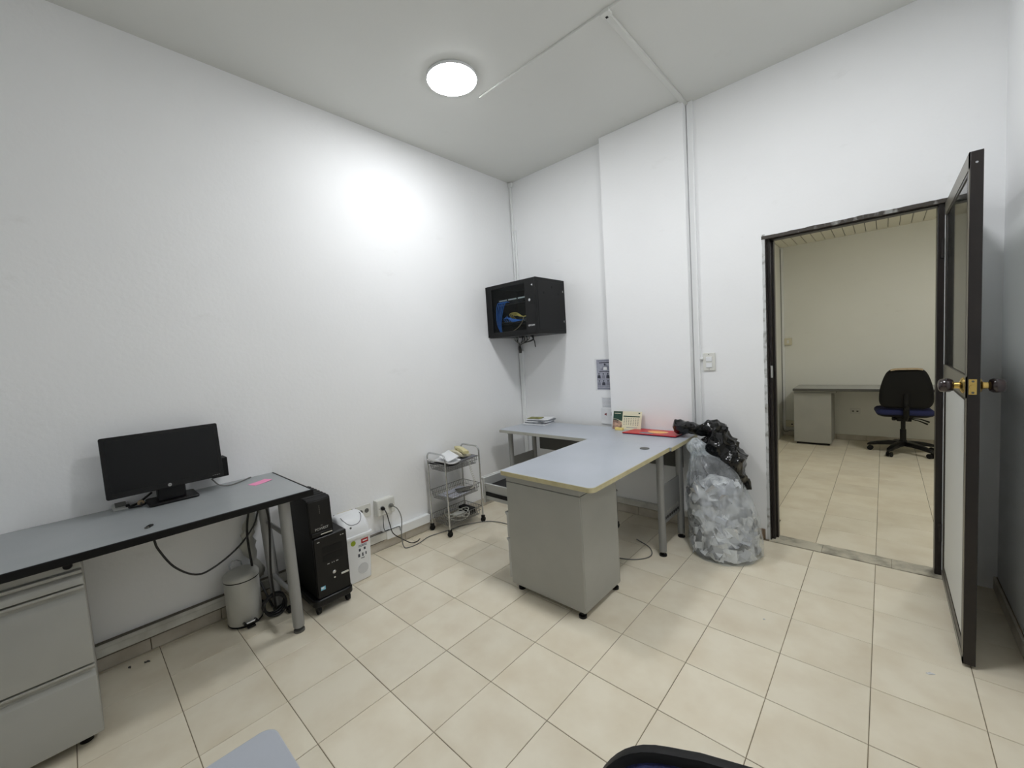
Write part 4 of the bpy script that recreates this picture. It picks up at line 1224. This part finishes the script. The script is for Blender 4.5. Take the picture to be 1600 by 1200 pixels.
cable('floor_cable', [(1.45, -0.48, 0.004), (1.58, -0.55, 0.004), (1.63, -0.66, 0.004), (1.56, -0.76, 0.004), (1.42, -0.80, 0.004), (1.28, -0.74, 0.004), (1.22, -0.6, 0.004)], 0.0035, M_GREYC, 'thin cable curling on the floor under the L-shaped desk')
pw = thing('wheeled_stand', (1.12, -0.62, 0.0), 'small wheeled stand mostly hidden behind the desk pedestal', 'stand')
for (x, y) in ((1.245, -0.60), (1.0, -0.60), (1.245, -0.38), (1.0, -0.38)):
    MB().cyl((x, y, 0.05), (x, y, 0.30), 0.008, 12).build('post', M_CHROME_D, pw, smooth=40)
    wl = MB().cyl((x - 0.009, y, 0.022), (x + 0.009, y, 0.022), 0.022, 18).build('caster_wheel', M_BLACK_M, pw, smooth=40)
    MB().box((x - 0.012, y - 0.012, 0.03), (x + 0.012, y + 0.012, 0.052)).build('caster_fork', M_BLACK, wl)
MB().box((0.99, -0.61, 0.29), (1.255, -0.37, 0.305)).build('shelf', M_STEEL_DK, pw, bev=0.002)

# ------------------------------------------------------------------ things on the L-shaped desk
stack = [
    (0.35, -0.165, 0.24, 0.19, 5, 0.010, M_PAPER, 'bottom white magazine of the paper stack on the L-shaped desk', 'magazine'),
    (0.355, -0.16, 0.22, 0.17, -4, 0.012, M_PAPER_G, 'dark grey magazine second from the bottom of the paper stack', 'magazine'),
    (0.36, -0.15, 0.23, 0.18, 9, 0.008, M_PAPER, 'white magazine in the middle of the paper stack', 'magazine'),
    (0.37, -0.145, 0.21, 0.18, -8, 0.010, M_PAPER_G, 'dark grey magazine second from the top of the paper stack', 'magazine'),
    (0.36, -0.15, 0.23, 0.17, 14, 0.006, M_PAPER, 'loose white sheets near the top of the paper stack', 'papers')]
z = DZT
for (cx, cy, w_, d_, a, th_, m_, lab, cat) in stack:
    sheet('magazine' if cat == 'magazine' else 'paper_sheets', cx, cy, z, w_, d_, R(a), m_, lab, cat, 0.003, 0, 0, th_)
    z += th_ + 0.001
sheet('booklet', 0.325, -0.175, z + 0.002, 0.13, 0.09, R(10), M_OLIVE, 'olive green booklet on top of the paper stack', 'booklet', 0.001, 0, 0, 0.005)

ca = thing('desk_calendar', (1.22, -0.10, DZT), 'green and cream desk calendar leaning against the pilaster', 'calendar')
cm = Matrix.Translation((1.222, -0.118, DZT)) @ Matrix.Rotation(R(2), 4, 'Z') @ Matrix.Rotation(R(-16), 4, 'X')
MB().box((-0.122, -0.003, 0.0), (0.122, 0.003, 0.15)).xf(cm).build('board', M_CREAMP, ca, bev=0.001)
MB().box((-0.120, -0.0045, 0.07), (-0.040, -0.003, 0.148)).xf(cm).build('green_panel', M_DGREEN, ca)
arc = [(-0.120, 0.0)]
for k in range(9):
    arc.append((-0.120 + 0.08 * k / 8, 0.07 - 0.02 * (k / 8) ** 2 + 0.006))
arc.append((-0.040, 0.0))
ph = MB().prism(arc, 'y', -0.0048, -0.003).xf(cm).build('photo_panel', mat('photo print', (60, 48, 46), 0.5, c2=(206, 168, 146), scale=26, lo=0.4, hi=0.62), ca)
MB().tube([cm @ Vector((-0.120 + 0.08 * k / 8, -0.0052, 0.085 - 0.022 * (k / 8) ** 2)) for k in range(9)], 0.0016, 5).build('swoosh', M_CREAMP, ca)
MB().box((-0.11, -0.0052, 0.128), (-0.055, -0.0045, 0.133)).xf(cm).build('print_line', M_CREAMP, ca)
MB().box((-0.03, -0.0042, 0.106), (0.108, -0.003, 0.114)).xf(cm).build('green_bar', M_DGREEN, ca)
for r_ in range(5):
    for i in range(7):
        MB().box((-0.025 + i * 0.0195, -0.0038, 0.09 - r_ * 0.0125), (-0.019 + i * 0.0195, -0.003, 0.095 - r_ * 0.0125)).xf(cm).build('date_mark', M_INK, ca)
MB().box((0.095, -0.0042, 0.132), (0.108, -0.003, 0.142)).xf(cm).build('logo_mark', M_DGREEN, ca)
MB().box((0.0, -0.0038, 0.018), (0.09, -0.003, 0.022)).xf(cm).build('print_line', M_INK2, ca)
MB().box((-0.122, 0.035, -0.03), (0.122, 0.039, 0.0)).build('unused', M_CREAMP, ca) if False else None
tag(MB().prism(rrect(1.145, 1.215, -0.168, -0.143, 0.005), 'z', DZT, DZT + 0.022).build('eraser', M_YEL, bev=0.003), 'pale yellow eraser in front of the desk calendar', 'eraser')

rd = thing('red_folder', (1.48, -0.16, DZT), 'glossy red folder with orange print lying on the desk', 'folder')
MB().prism([(1.262, -0.268), (1.672, -0.262), (1.690, -0.075), (1.30, -0.075)], 'z', DZT + 0.006, DZT + 0.012).build('cover', M_RED, rd, bev=0.001)
MB().prism([(1.264, -0.264), (1.670, -0.258), (1.686, -0.080), (1.302, -0.080)], 'z', DZT, DZT + 0.006).build('pages', M_NAVY, rd)
pts = [(1.50 + 0.075 * math.cos(a) * (1 + 0.15 * math.sin(3 * a)), -0.165 + 0.045 * math.sin(a)) for a in [2 * math.pi * k / 24 for k in range(24)]]
MB().prism(pts, 'z', DZT + 0.0118, DZT + 0.0125).build('orange_print', M_ORANGE, rd)
pts = [(1.44 + 0.055 * math.cos(a), -0.225 + 0.022 * math.sin(a)) for a in [2 * math.pi * k / 20 for k in range(20)]]
MB().prism(pts, 'z', DZT + 0.0118, DZT + 0.0125).build('grey_print', M_PAPER_G, rd)

# posters on the wall between rack and pilaster
po = thing('wall_notice', (0.96, BY, 1.02), 'black and white printed notice on the wall, partly behind the pilaster', 'poster')
py = BY - 0.002
MB().box((0.872, py, 1.022), (1.054, BY, 1.302)).build('sheet', M_PAPER, po)
MB().box((0.889, py - 0.0006, 1.03), (1.054, py, 1.294)).build('print_ground', mat('grey print ground', (172, 174, 186), 0.8, c2=(150, 152, 166), scale=40), po)
for (x0, x1, z0, z1, m_) in ((0.905, 1.045, 1.279, 1.287, M_INK2), (0.915, 1.035, 1.262, 1.270, M_INK), (0.915, 1.04, 1.186, 1.193, M_INK), (0.89, 1.054, 1.033, 1.046, M_INK2)):
    MB().box((x0, py - 0.0012, z0), (x1, py - 0.0006, z1)).build('print_line', m_, po)
MB().prism([(0.93, 1.20), (1.02, 1.20), (1.01, 1.235), (0.985, 1.25), (0.955, 1.235)], 'y', py - 0.0012, py - 0.0006).build('print_figure', M_INK2, po)
MB().prism([(0.955, 1.203), (0.995, 1.203), (0.99, 1.228), (0.96, 1.228)], 'y', py - 0.0018, py - 0.0012).build('print_figure', M_PAPER, po)
MB().lathe([(0.009, -0.0006), (0.009, 0.0)], (0.972, py - 0.0008, 1.25), 14, 'y').build('print_head', M_INK, po)
for r_ in range(2):
    for i in range(3):
        xc, zc = 0.911 + i * 0.043, 1.15 - r_ * 0.062
        MB().prism([(xc - 0.016, zc - 0.02), (xc + 0.016, zc - 0.02), (xc + 0.014, zc + 0.004), (xc, zc + 0.010), (xc - 0.014, zc + 0.004)], 'y', py - 0.0012, py - 0.0006).build('print_figure', M_INK2 if (i + r_) % 2 else M_INK, po)
        MB().lathe([(0.0065, -0.0006), (0.0065, 0.0)], (xc, py - 0.0008, zc + 0.018), 12, 'y').build('print_head', M_INK, po)
        MB().box((xc - 0.02, py - 0.0012, zc - 0.030), (xc + 0.02, py - 0.0006, zc - 0.024)).build('print_line', M_INK2, po)
po2 = thing('wall_notice', (0.98, BY, 0.86), 'small faint printed slip on the wall below the notice', 'poster')
MB().box((0.925, py, 0.868), (1.054, BY, 0.965)).build('sheet', M_PAPER, po2)
for i in range(7):
    MB().box((0.932, py - 0.0006, 0.95 - i * 0.012), (1.05 - 0.012 * (i % 3), py, 0.953 - i * 0.012)).build('print_line', M_INK2, po2)
po3 = thing('wall_notice', (0.98, BY, 0.73), 'white sheet with two dark red marks on the wall above the desk', 'poster')
rows = []
for i in range(9):
    t = i / 8
    bulge = 0.002 + 0.03 * max(0, t - 0.75) ** 1.2
    zz = 0.862 - 0.132 * t
    rows.append([(0.915, BY - bulge - 0.001, zz), (1.054, BY - bulge - 0.001, zz - 0.004 * t), (1.054, BY - bulge, zz - 0.004 * t), (0.915, BY - bulge, zz)])
MB().loft(rows).build('sheet', M_PAPER, po3, smooth=60)
M_DRED = mat('dark red ink', (110, 26, 36), 0.7)
MB().prism([(0.945, 0.812), (0.968, 0.800), (0.968, 0.826)], 'y', BY - 0.0042, BY - 0.003).build('red_mark', M_DRED, po3)
MB().prism([(1.012, 0.802), (1.012, 0.835), (1.034, 0.822)], 'y', BY - 0.0042, BY - 0.003).build('red_mark', M_DRED, po3)

# ------------------------------------------------------------------ rubbish bags
def ridge(p, s):
    n1 = 1 - 2 * abs(noise.noise(Vector(p) * s))
    n2 = 1 - 2 * abs(noise.noise(Vector(p) * s * 2.1 + Vector((7, 3, 1))))
    n3 = 1 - 2 * abs(noise.noise(Vector(p) * s * 4.3 + Vector((2, 9, 4))))
    return n1 * 0.6 + n2 * 0.3 * max(0.2, n1) + n3 * 0.16 * max(0.2, n2) - 0.45


def bag_mesh(keys, nr, ns, amp, sc, seed, pleat=None, shear=0.0):
    """keys: (x, y, z, rx, ry) along a spine; rings are ellipses with ridged folds; pleat(i/n) gives the share of radial pleats"""
    K = [Vector(k[:3]) for k in keys]
    path = spline(K, nr)
    rx = spline([(k[3], k[4], 0) for k in keys], nr)
    rings = []
    n = len(path)
    for i, p in enumerate(path):
        t = (path[min(i + 1, n - 1)] - path[max(0, i - 1)]).normalized()
        ref = Vector((0, 1, 0))
        s = ref.cross(t).normalized() if abs(t.y) < 0.95 else Vector((1, 0, 0))
        u = t.cross(s).normalized()
        pl_ = pleat(i / (n - 1)) if pleat else 0.0
        ring_ = []
        for j in range(ns):
            a = 2 * math.pi * j / ns
            ca_, sa_ = math.cos(a), math.sin(a)
            g = 1.0 + pl_ * (0.6 * math.sin(11 * a + 2.2 * math.sin(i * 0.06) + seed) + 0.4 * math.sin(23 * a + i * 0.05))
            q = p + s * (rx[i].x * ca_ * g) + u * (rx[i].y * sa_ * g)
            d = (s * ca_ + u * sa_)
            w_ = Vector((q.x + shear * q.z, q.y, q.z * (1 - 0.35 * abs(shear)))) + Vector((seed, seed, seed))
            k = amp * ridge(w_, sc) * min(1.0, rx[i].x / 0.06)
            ring_.append(q + d * k)
        rings.append(ring_)
    return rings


def film_mat(name, col, rough, mix0, mix1, bstr, bscale, tint=(0.96, 0.98, 0.99), stretch=(1, 1, 1), rot=(0, 0, 0), coat=0.0):
    """plastic film with sharp crinkles; mix0..mix1 is how milky it is (1 = solid)"""
    m = bpy.data.materials.new(name)
    m.use_nodes = True
    nt = m.node_tree
    bs = nt.nodes['Principled BSDF']
    bs.inputs['Base Color'].default_value = lin(col)
    bs.inputs['Roughness'].default_value = rough
    if coat:
        bs.inputs['Coat Weight'].default_value = coat
        bs.inputs['Coat Roughness'].default_value = 0.08
    tc = nt.nodes.new('ShaderNodeTexCoord')
    mp = nt.nodes.new('ShaderNodeMapping')
    mp.inputs['Scale'].default_value = stretch
    mp.inputs['Rotation'].default_value = rot
    nt.links.new(tc.outputs['Object'], mp.inputs['Vector'])
    cr = nt.nodes.new('ShaderNodeTexNoise')
    cr.noise_type = 'RIDGED_MULTIFRACTAL'
    cr.inputs['Scale'].default_value = bscale
    cr.inputs['Detail'].default_value = 4
    nt.links.new(mp.outputs['Vector'], cr.inputs['Vector'])
    bp = nt.nodes.new('ShaderNodeBump')
    bp.inputs['Strength'].default_value = bstr
    bp.inputs['Distance'].default_value = 0.01
    nt.links.new(cr.outputs['Fac'], bp.inputs['Height'])
    nt.links.new(bp.outputs['Normal'], bs.inputs['Normal'])
    if mix1 < 1.0:
        tr = nt.nodes.new('ShaderNodeBsdfTransparent')
        tr.inputs[0].default_value = (tint[0], tint[1], tint[2], 1)
        mx = nt.nodes.new('ShaderNodeMixShader')
        nn = nt.nodes.new('ShaderNodeTexNoise')
        nn.inputs['Scale'].default_value = 7
        nn.inputs['Detail'].default_value = 5
        nt.links.new(mp.outputs['Vector'], nn.inputs['Vector'])
        mr = nt.nodes.new('ShaderNodeMapRange')
        mr.inputs['From Min'].default_value = 0.35
        mr.inputs['From Max'].default_value = 0.65
        mr.inputs['To Min'].default_value = mix0
        mr.inputs['To Max'].default_value = mix1
        nt.links.new(nn.outputs['Fac'], mr.inputs['Value'])
        nt.links.new(mr.outputs[0], mx.inputs[0])
        nt.links.new(tr.outputs[0], mx.inputs[1])
        nt.links.new(bs.outputs[0], mx.inputs[2])
        nt.links.new(mx.outputs[0], nt.nodes['Material Output'].inputs[0])
    return m


M_FILMW = film_mat('cloudy white plastic film', (226, 231, 236), 0.18, 0.15, 0.42, 0.5, 9, stretch=(1, 1, 0.45), rot=(0.2, 0.65, 0.1), coat=0.5)
M_FILMB = film_mat('black plastic film', (3, 3, 4), 0.16, 1, 1, 0.35, 7)

wb_ = thing('rubbish_bag', (1.98, -0.3, 0.0), 'big see-through white rubbish bag full of paper beside the desk', 'bag')
keys = [(1.985, -0.295, 0.003, 0.185, 0.205), (1.985, -0.295, 0.015, 0.212, 0.235), (1.985, -0.29, 0.07, 0.218, 0.238), (1.978, -0.285, 0.16, 0.212, 0.232), (1.962, -0.285, 0.26, 0.205, 0.222), (1.942, -0.29, 0.35, 0.188, 0.205),
        (1.925, -0.30, 0.44, 0.168, 0.18), (1.895, -0.31, 0.52, 0.132, 0.145), (1.865, -0.32, 0.59, 0.086, 0.095), (1.85, -0.325, 0.635, 0.045, 0.05), (1.843, -0.33, 0.665, 0.040, 0.042), (1.838, -0.34, 0.70, 0.052, 0.055), (1.838, -0.345, 0.725, 0.036, 0.034), (1.84, -0.35, 0.73, 0.006, 0.006)]
rg = bag_mesh(keys, 9, 120, 0.013, 8.0, 3.1, pleat=lambda t: 0.14 * max(0.0, (t - 0.45) / 0.3) if t < 0.66 else 0.30, shear=0.9)
rg = [[Vector((q.x, min(q.y, BY - 0.016), max(q.z, 0.002))) for q in r_] for r_ in rg]
MB().loft(rg).build('film', M_FILMW, wb_, smooth=180)
MB().lathe([(0.044, -0.008), (0.048, 0.0), (0.044, 0.008)], (1.845, -0.327, 0.648), 24).build('tie', M_FILMW, wb_, smooth=60)
# torn papers inside, lying against the film
heaps = [MB(), MB(), MB()]
for i in range(620):
    z = 0.03 + 0.43 * random.random()
    for ka, kb in zip(keys, keys[1:]):
        if ka[2] <= z <= kb[2]:
            t = (z - ka[2]) / (kb[2] - ka[2])
            c_ = [ka[q] + (kb[q] - ka[q]) * t for q in range(5)]
            break
    a = random.uniform(0, 2 * math.pi)
    f_ = random.uniform(0.86, 0.94)
    pos = Vector((c_[0] + c_[3] * f_ * math.cos(a), c_[1] + c_[4] * f_ * math.sin(a), z))
    nrm = Vector((math.cos(a), math.sin(a), random.uniform(-0.25, 0.35)))
    nrm = (nrm + Vector((random.uniform(-0.4, 0.4), random.uniform(-0.4, 0.4), random.uniform(-0.3, 0.3)))).normalized()
    tx_ = nrm.orthogonal().normalized()
    tx_ = Matrix.Rotation(random.uniform(0, 6.28), 3, nrm) @ tx_
    ty_ = nrm.cross(tx_)
    s1, s2 = random.uniform(0.02, 0.06), random.uniform(0.014, 0.042)
    vs = []
    for (u_, v_) in ((-1, -1), (0, -1), (1, -1), (-1, 1), (0, 1), (1, 1)):
        b_ = random.uniform(-0.010, 0.004) - 0.22 * (s1 * abs(u_))
        vs.append(pos + tx_ * s1 * u_ + ty_ * s2 * v_ + nrm * b_)
    vs = [Vector((q.x, min(q.y, BY - 0.03), max(q.z, 0.012))) for q in vs]
    k = random.random()
    heaps[0 if k < 0.6 else (1 if k < 0.86 else 2)].add(vs, [(0, 1, 4, 3), (1, 2, 5, 4)])
for h_, nm, mm in zip(heaps, ('white_paper_scraps', 'pale_grey_paper_scraps', 'dark_grey_paper_scraps'),
                      (M_PAPER, mat('pale grey scrap paper', (196, 198, 204), 0.8), mat('grey scrap paper', (120, 122, 126), 0.8, c2=(84, 86, 90), scale=30))):
    o_ = h_.build(nm, mm, wb_)
    o_['kind'] = 'stuff'
core = bag_mesh([(k[0], k[1], k[2] + 0.008, k[3] * 0.72, k[4] * 0.72) for k in keys[:7]] + [(1.905, -0.305, 0.50, 0.01, 0.01)], 6, 40, 0.03, 11, 8.0)
core = [[Vector((q.x, min(q.y, BY - 0.04), max(q.z, 0.01))) for q in r_] for r_ in core]
o_ = MB().loft(core).build('paper_filling', mat('pale crumpled paper', (206, 206, 206), 0.8, c2=(120, 122, 126), scale=22, lo=0.4, hi=0.65), wb_)
o_['kind'] = 'stuff'

keys = [(1.632, -0.205, 0.790, 0.006, 0.006), (1.645, -0.20, 0.790, 0.044, 0.045), (1.69, -0.195, 0.790, 0.060, 0.065), (1.75, -0.185, 0.785, 0.050, 0.06), (1.81, -0.17, 0.782, 0.042, 0.055), (1.865, -0.155, 0.785, 0.056, 0.065), (1.905, -0.15, 0.755, 0.080, 0.09),
        (1.922, -0.148, 0.69, 0.100, 0.11), (1.94, -0.148, 0.62, 0.120, 0.125), (1.965, -0.15, 0.55, 0.132, 0.13), (2.005, -0.155, 0.485, 0.115, 0.12), (2.06, -0.16, 0.435, 0.066, 0.08), (2.115, -0.165, 0.405, 0.012, 0.02), (2.12, -0.165, 0.402, 0.002, 0.003)]
rg = bag_mesh(keys, 9, 110, 0.046, 8.0, 5.7)
rg = [[Vector((q.x, min(q.y, BY - 0.004), max(q.z, DZT + 0.003) if q.x < 1.76 and q.y < -0.05 else q.z)) for q in r_] for r_ in rg]
tag(MB().loft(rg).build('black_rubbish_bag', M_FILMB, smooth=60), 'crumpled black rubbish bag slumped on top of the white bag', 'bag')

# ------------------------------------------------------------------ table corner and chairs
tb = thing('side_table', (2.5, -3.25, 0.0), 'grey table with rounded corner at the bottom edge of the view', 'table')
MB().prism(rrect(1.925, 3.17, -3.56, -2.938, 0.025, 8), 'z', 0.695, 0.72).build('tabletop', M_GREYTOP, tb, bev=0.002)
for (x, y) in ((1.985, -3.0), (1.985, -3.5), (3.12, -3.5), (3.145, -2.985)):
    lg = MB().cyl((x, y, 0.015), (x, y, 0.695), 0.02, 18).build('leg', M_LEG, tb, smooth=40)
    MB().lathe([(0.022, 0), (0.022, 0.015)], (x, y, 0), 18).build('foot', M_BLACK, lg)


def make_chair(loc, rz, label):
    c = thing('office_chair', loc, label, 'chair', 'navy office chairs', rz)
    hub = MB().lathe([(0.045, 0.085), (0.05, 0.10), (0.045, 0.13), (0.03, 0.15)], (0, 0, 0), 24).build('base_hub', M_BLACK, c, smooth=40, local=True)
    for k in range(5):
        a = R(90 + 72 * k + 8)
        M = Matrix.Rotation(a, 4, 'Z')
        rings = []
        for (r_, z_, w_, h_) in ((0.02, 0.112, 0.036, 0.026), (0.12, 0.108, 0.030, 0.024), (0.22, 0.094, 0.026, 0.020), (0.285, 0.078, 0.024, 0.016), (0.308, 0.068, 0.014, 0.010)):
            rings.append([(r_, q[0], z_ + q[1]) for q in rrect(-w_, w_, -h_, h_, 0.007, 3)])
        lg = MB().loft(rings).xf(M).build('base_leg', M_BLACK, c, smooth=45, local=True)
        p = M @ Vector((0.282, 0, 0))
        cs = MB()
        tdir = M.to_3x3() @ Vector((0, 1, 0))
        for s in (-1, 1):
            cs.cyl(p + tdir * (s * 0.010) + Vector((0, 0, 0.027)), p + tdir * (s * 0.024) + Vector((0, 0, 0.027)), 0.027, 20)
        cs.cyl(p + tdir * -0.01 + Vector((0, 0, 0.03)), p + tdir * 0.01 + Vector((0, 0, 0.03)), 0.014, 12)
        ORG[lg.name] = Vector((0, 0, 0))
        cs.build('caster', M_BLACK_M, lg, smooth=40, local=True)
    MB().lathe([(0.027, 0.13), (0.027, 0.27), (0.020, 0.272), (0.020, 0.385)], (0, 0, 0), 20).build('gas_lift', M_BLACK, c, smooth=40, local=True)
    me_ = MB().prism(rrect(-0.06, 0.06, -0.10, 0.10, 0.012), 'z', 0.375, 0.425).build('mechanism', M_BLACK_M, c, bev=0.004, local=True)
    MB().tube([(0.05, -0.03, 0.40), (0.13, -0.05, 0.375), (0.19, -0.06, 0.345)], [0.006, 0.006, 0.009], 8).build('lever', M_BLACK, c, smooth=50, local=True)
    MB().tube([(0.05, 0.03, 0.40), (0.15, 0.03, 0.385), (0.215, 0.03, 0.355)], [0.006, 0.006, 0.009], 8).build('lever', M_BLACK, c, smooth=50, local=True)
    MB().lathe([(0.012, -0.10), (0.022, -0.095), (0.022, -0.07), (0.010, -0.06)], (0, -0.06, 0.40), 16, 'x').build('tension_knob', M_BLACK, c, smooth=40, local=True)
    # seat: rounded shell and cushion
    rings = []
    for (z_, e) in ((0.425, 0.05), (0.44, 0.015), (0.462, 0.0)):
        rings.append([(p[0], p[1], z_ + 0.02 * min(1, max(0, (-p[1] - 0.05) / 0.2)) ** 2) for p in rrect(-0.235 + e, 0.235 - e, -0.225 + e, 0.235 - e, 0.09, 7)])
    MB().loft(rings).build('seat_shell', M_BLACK_M, c, smooth=50, local=True)
    rings = []
    for (z_, e) in ((0.460, 0.004), (0.475, -0.004), (0.50, 0.0), (0.516, 0.02), (0.522, 0.06), (0.518, 0.14)):
        rings.append([(p[0], p[1], z_ - 0.02 * max(0, p[1] - 0.12) / 0.1) for p in rrect(-0.235 + e, 0.235 - e, -0.225 + e, 0.235 - e, 0.09 - min(e, 0.06) * 0.6, 7)])
    MB().loft(rings).build('seat_cushion', M_FABRIC, c, smooth=70, local=True)
    # backrest: outline wide below, narrowing to a flat-arched top
    half = [(0.14, 0.0), (0.185, 0.015), (0.212, 0.06), (0.217, 0.12), (0.212, 0.20), (0.197, 0.28), (0.175, 0.355), (0.150, 0.405), (0.115, 0.432), (0.06, 0.440)]
    half = [(q.x, q.y) for q in spline([(p[0], p[1], 0) for p in half], 4)]
    outline = half + [(-p[0], p[1]) for p in reversed(half)]

    def brings(specs):
        out = []
        for (d, sc_, dz) in specs:
            rr = []
            for (px, pz) in outline:
                qx, qz = px * sc_, 0.22 + (pz - 0.22) * sc_ + dz
                bow = 0.28 * qx * qx + 0.10 * (qz - 0.15) ** 2 * 4
                rr.append((qx, -0.215 + d + bow * 0.6 - 0.10 * (qz - 0.1) , 0.535 + qz))
            out.append(rr)
        return out
    MB().loft(brings([(-0.026, 0.80, 0), (-0.022, 0.93, 0), (-0.011, 0.99, 0), (0.0, 1.0, 0), (0.003, 0.985, 0)])).build('back_shell', M_BLACK_M, c, smooth=50, local=True)
    MB().loft(brings([(0.0, 0.965, 0), (0.020, 0.97, 0), (0.040, 0.94, 0), (0.052, 0.80, 0), (0.054, 0.5, 0)])).build('back_cushion', M_FABRIC, c, smooth=60, local=True)
    MB().tube([(0, -0.08, 0.41), (0, -0.22, 0.42), (0, -0.265, 0.46), (0, -0.262, 0.56), (0, -0.250, 0.70)], [0.022, 0.022, 0.024, 0.026, 0.022], 10).build('back_bracket', M_BLACK_M, c, smooth=50, local=True)
    MB().lathe([(0.02, -0.045), (0.022, -0.01)], (0, -0.283, 0.55), 14, 'y').build('height_knob', M_BLACK, c, smooth=40, local=True)
    return c


ch1 = make_chair((2.925, 3.17, 0.0), R(4), 'navy office chair with back to the doorway in the far room')
ch2 = copy_tree(ch1)
ch2.location = (2.772, -2.955, 0.0)
ch2.rotation_euler = (0, 0, R(200))
ch2['label'] = 'navy office chair of which only the top of the back shows at the bottom edge'
# pale tan strip along the top of the far chair's back
rows = []
for k in range(13):
    xx = -0.125 + 0.25 * k / 12
    zz = 0.535 + 0.4405 - 0.9 * max(0, abs(xx) - 0.07) ** 1.55
    rows.append([(xx, -0.276, zz - 0.014), (xx, -0.236, zz - 0.004), (xx, -0.234, zz + 0.003), (xx, -0.266, zz + 0.002)])
MB().loft(rows).build('tan_top_strip', M_TAN, ch1, smooth=50, local=True)

# ------------------------------------------------------------------ far room furniture
fd = thing('office_desk', (2.7, 3.4, 0.0), 'long grey desk against the end wall of the far room', 'desk')
MB().box((1.895, 3.16, 0.70), (3.75, OY1 - 0.002, 0.725)).build('desktop', M_STEEL_L, fd, bev=0.002)
MB().box((1.895, 3.152, 0.695), (3.75, 3.16, 0.7255)).build('edge_band', M_STEEL_DK, fd, bev=0.002)
MB().box((1.895, 3.22, 0.665), (2.33, 3.66, 0.70)).build('support_frame', M_STEEL, fd)
for y in (3.25, 3.6):
    MB().cyl((3.68, y, 0.0), (3.68, y, 0.70), 0.025, 18).build('leg', M_LEG, fd, smooth=40)
fp2 = thing('drawer_pedestal', (2.1, 3.43, 0.0), 'pale grey pedestal under the far room desk', 'pedestal')
MB().box((1.897, 3.20, 0.03), (2.283, 3.655, 0.665)).build('body', M_STEEL, fp2, bev=0.003)
MB().box((1.92, 3.23, 0.0), (2.26, 3.63, 0.03)).build('plinth', M_BLACK, fp2)
MB().lathe([(0.010, -0.004), (0.010, 0.0)], (2.095, 3.20, 0.13), 16, 'y').build('lock', M_STEEL, fp2)
for (x0, z0, wd, hh, lab) in ((2.44, 0.345, 0.10, 0.075, 'white double outlet on the far room wall under the desk'),):
    f1 = thing('wall_outlet', (x0, OY1, z0), lab, 'outlet')
    MB().box((x0, OY1 - 0.008, z0), (x0 + wd, OY1, z0 + hh)).build('plate', M_WHITEP2, f1, bev=0.002)
    for q in (0.028, 0.072):
        MB().box((x0 + q - 0.01, OY1 - 0.0095, z0 + 0.028), (x0 + q + 0.01, OY1 - 0.008, z0 + 0.045)).build('socket', M_STEEL_DK, f1)
f2 = thing('wall_outlet', (1.78, OY1, 0.14), 'ivory outlet box low in the far room corner', 'outlet')
MB().box((1.735, OY1 - 0.03, 0.13), (1.86, OY1, 0.22)).build('plate', M_IVORY, f2, bev=0.003)
MB().box((1.80, OY1 - 0.0315, 0.16), (1.82, OY1 - 0.03, 0.178)).build('socket', M_BLACK_M, f2)
f3 = thing('wall_box', (1.77, OY1, 1.28), 'ivory switch box on the far room wall near its corner', 'switch')
MB().box((1.735, OY1 - 0.035, 1.28), (1.82, OY1, 1.375)).build('plate', M_IVORY, f3, bev=0.003)
MB().box((1.765, OY1 - 0.038, 1.305), (1.79, OY1 - 0.035, 1.35)).build('rocker', M_WHITEP2, f3)
tag(box('wall_raceway', (1.702, OY1 - 0.03, 0.10), (1.735, OY1, OZ), M_DUCT, bev=0.003), 'white raceway in the corner of the far room', 'raceway')
cable('far_cable', [(1.704, OY1 - 0.034, OZ - 0.02), (1.704, OY1 - 0.034, 2.0), (1.704, OY1 - 0.034, 1.2), (1.705, OY1 - 0.034, 0.5), (1.707, OY1 - 0.034, 0.09), (1.8, OY1 - 0.034, 0.085), (1.9, OY1 - 0.03, 0.085)], 0.004, M_GREYC, 'dark wire running down the corner of the far room')

# scraps on the floor
def scrap(x, y, s, m, lab, rz=0.3):
    pts = [(s * (1 + 0.4 * math.sin(3 * a + x * 9)) * math.cos(a), s * 0.45 * (1 + 0.3 * math.cos(2 * a + y * 7)) * math.sin(a)) for a in [2 * math.pi * k / 9 for k in range(9)]]
    rows = [[(p[0], p[1], 0.0008) for p in pts], [(p[0] * 0.9, p[1] * 0.9, 0.004 + 0.002 * math.sin(p[0] * 900)) for p in pts]]
    tag(MB().loft(rows).xf(Matrix.Translation((x, y, 0.0)) @ Matrix.Rotation(rz, 4, 'Z')).build('floor_scrap', m), lab, 'scrap')


scrap(2.905, -0.92, 0.014, M_PAPER, 'white paper scrap on the floor before the open door', 0.5)
scrap(2.33, -0.93, 0.005, M_PAPER, 'tiny white speck on the floor tiles in the open middle', 0.2)
scrap(0.11, -3.0, 0.012, M_STEEL_DK, 'small dark bit of dirt on the floor by the left pedestal', 0.9)
scrap(0.09, -3.06, 0.010, M_STEEL_DK, 'dark crumb at the skirting near the left pedestal', 0.1)
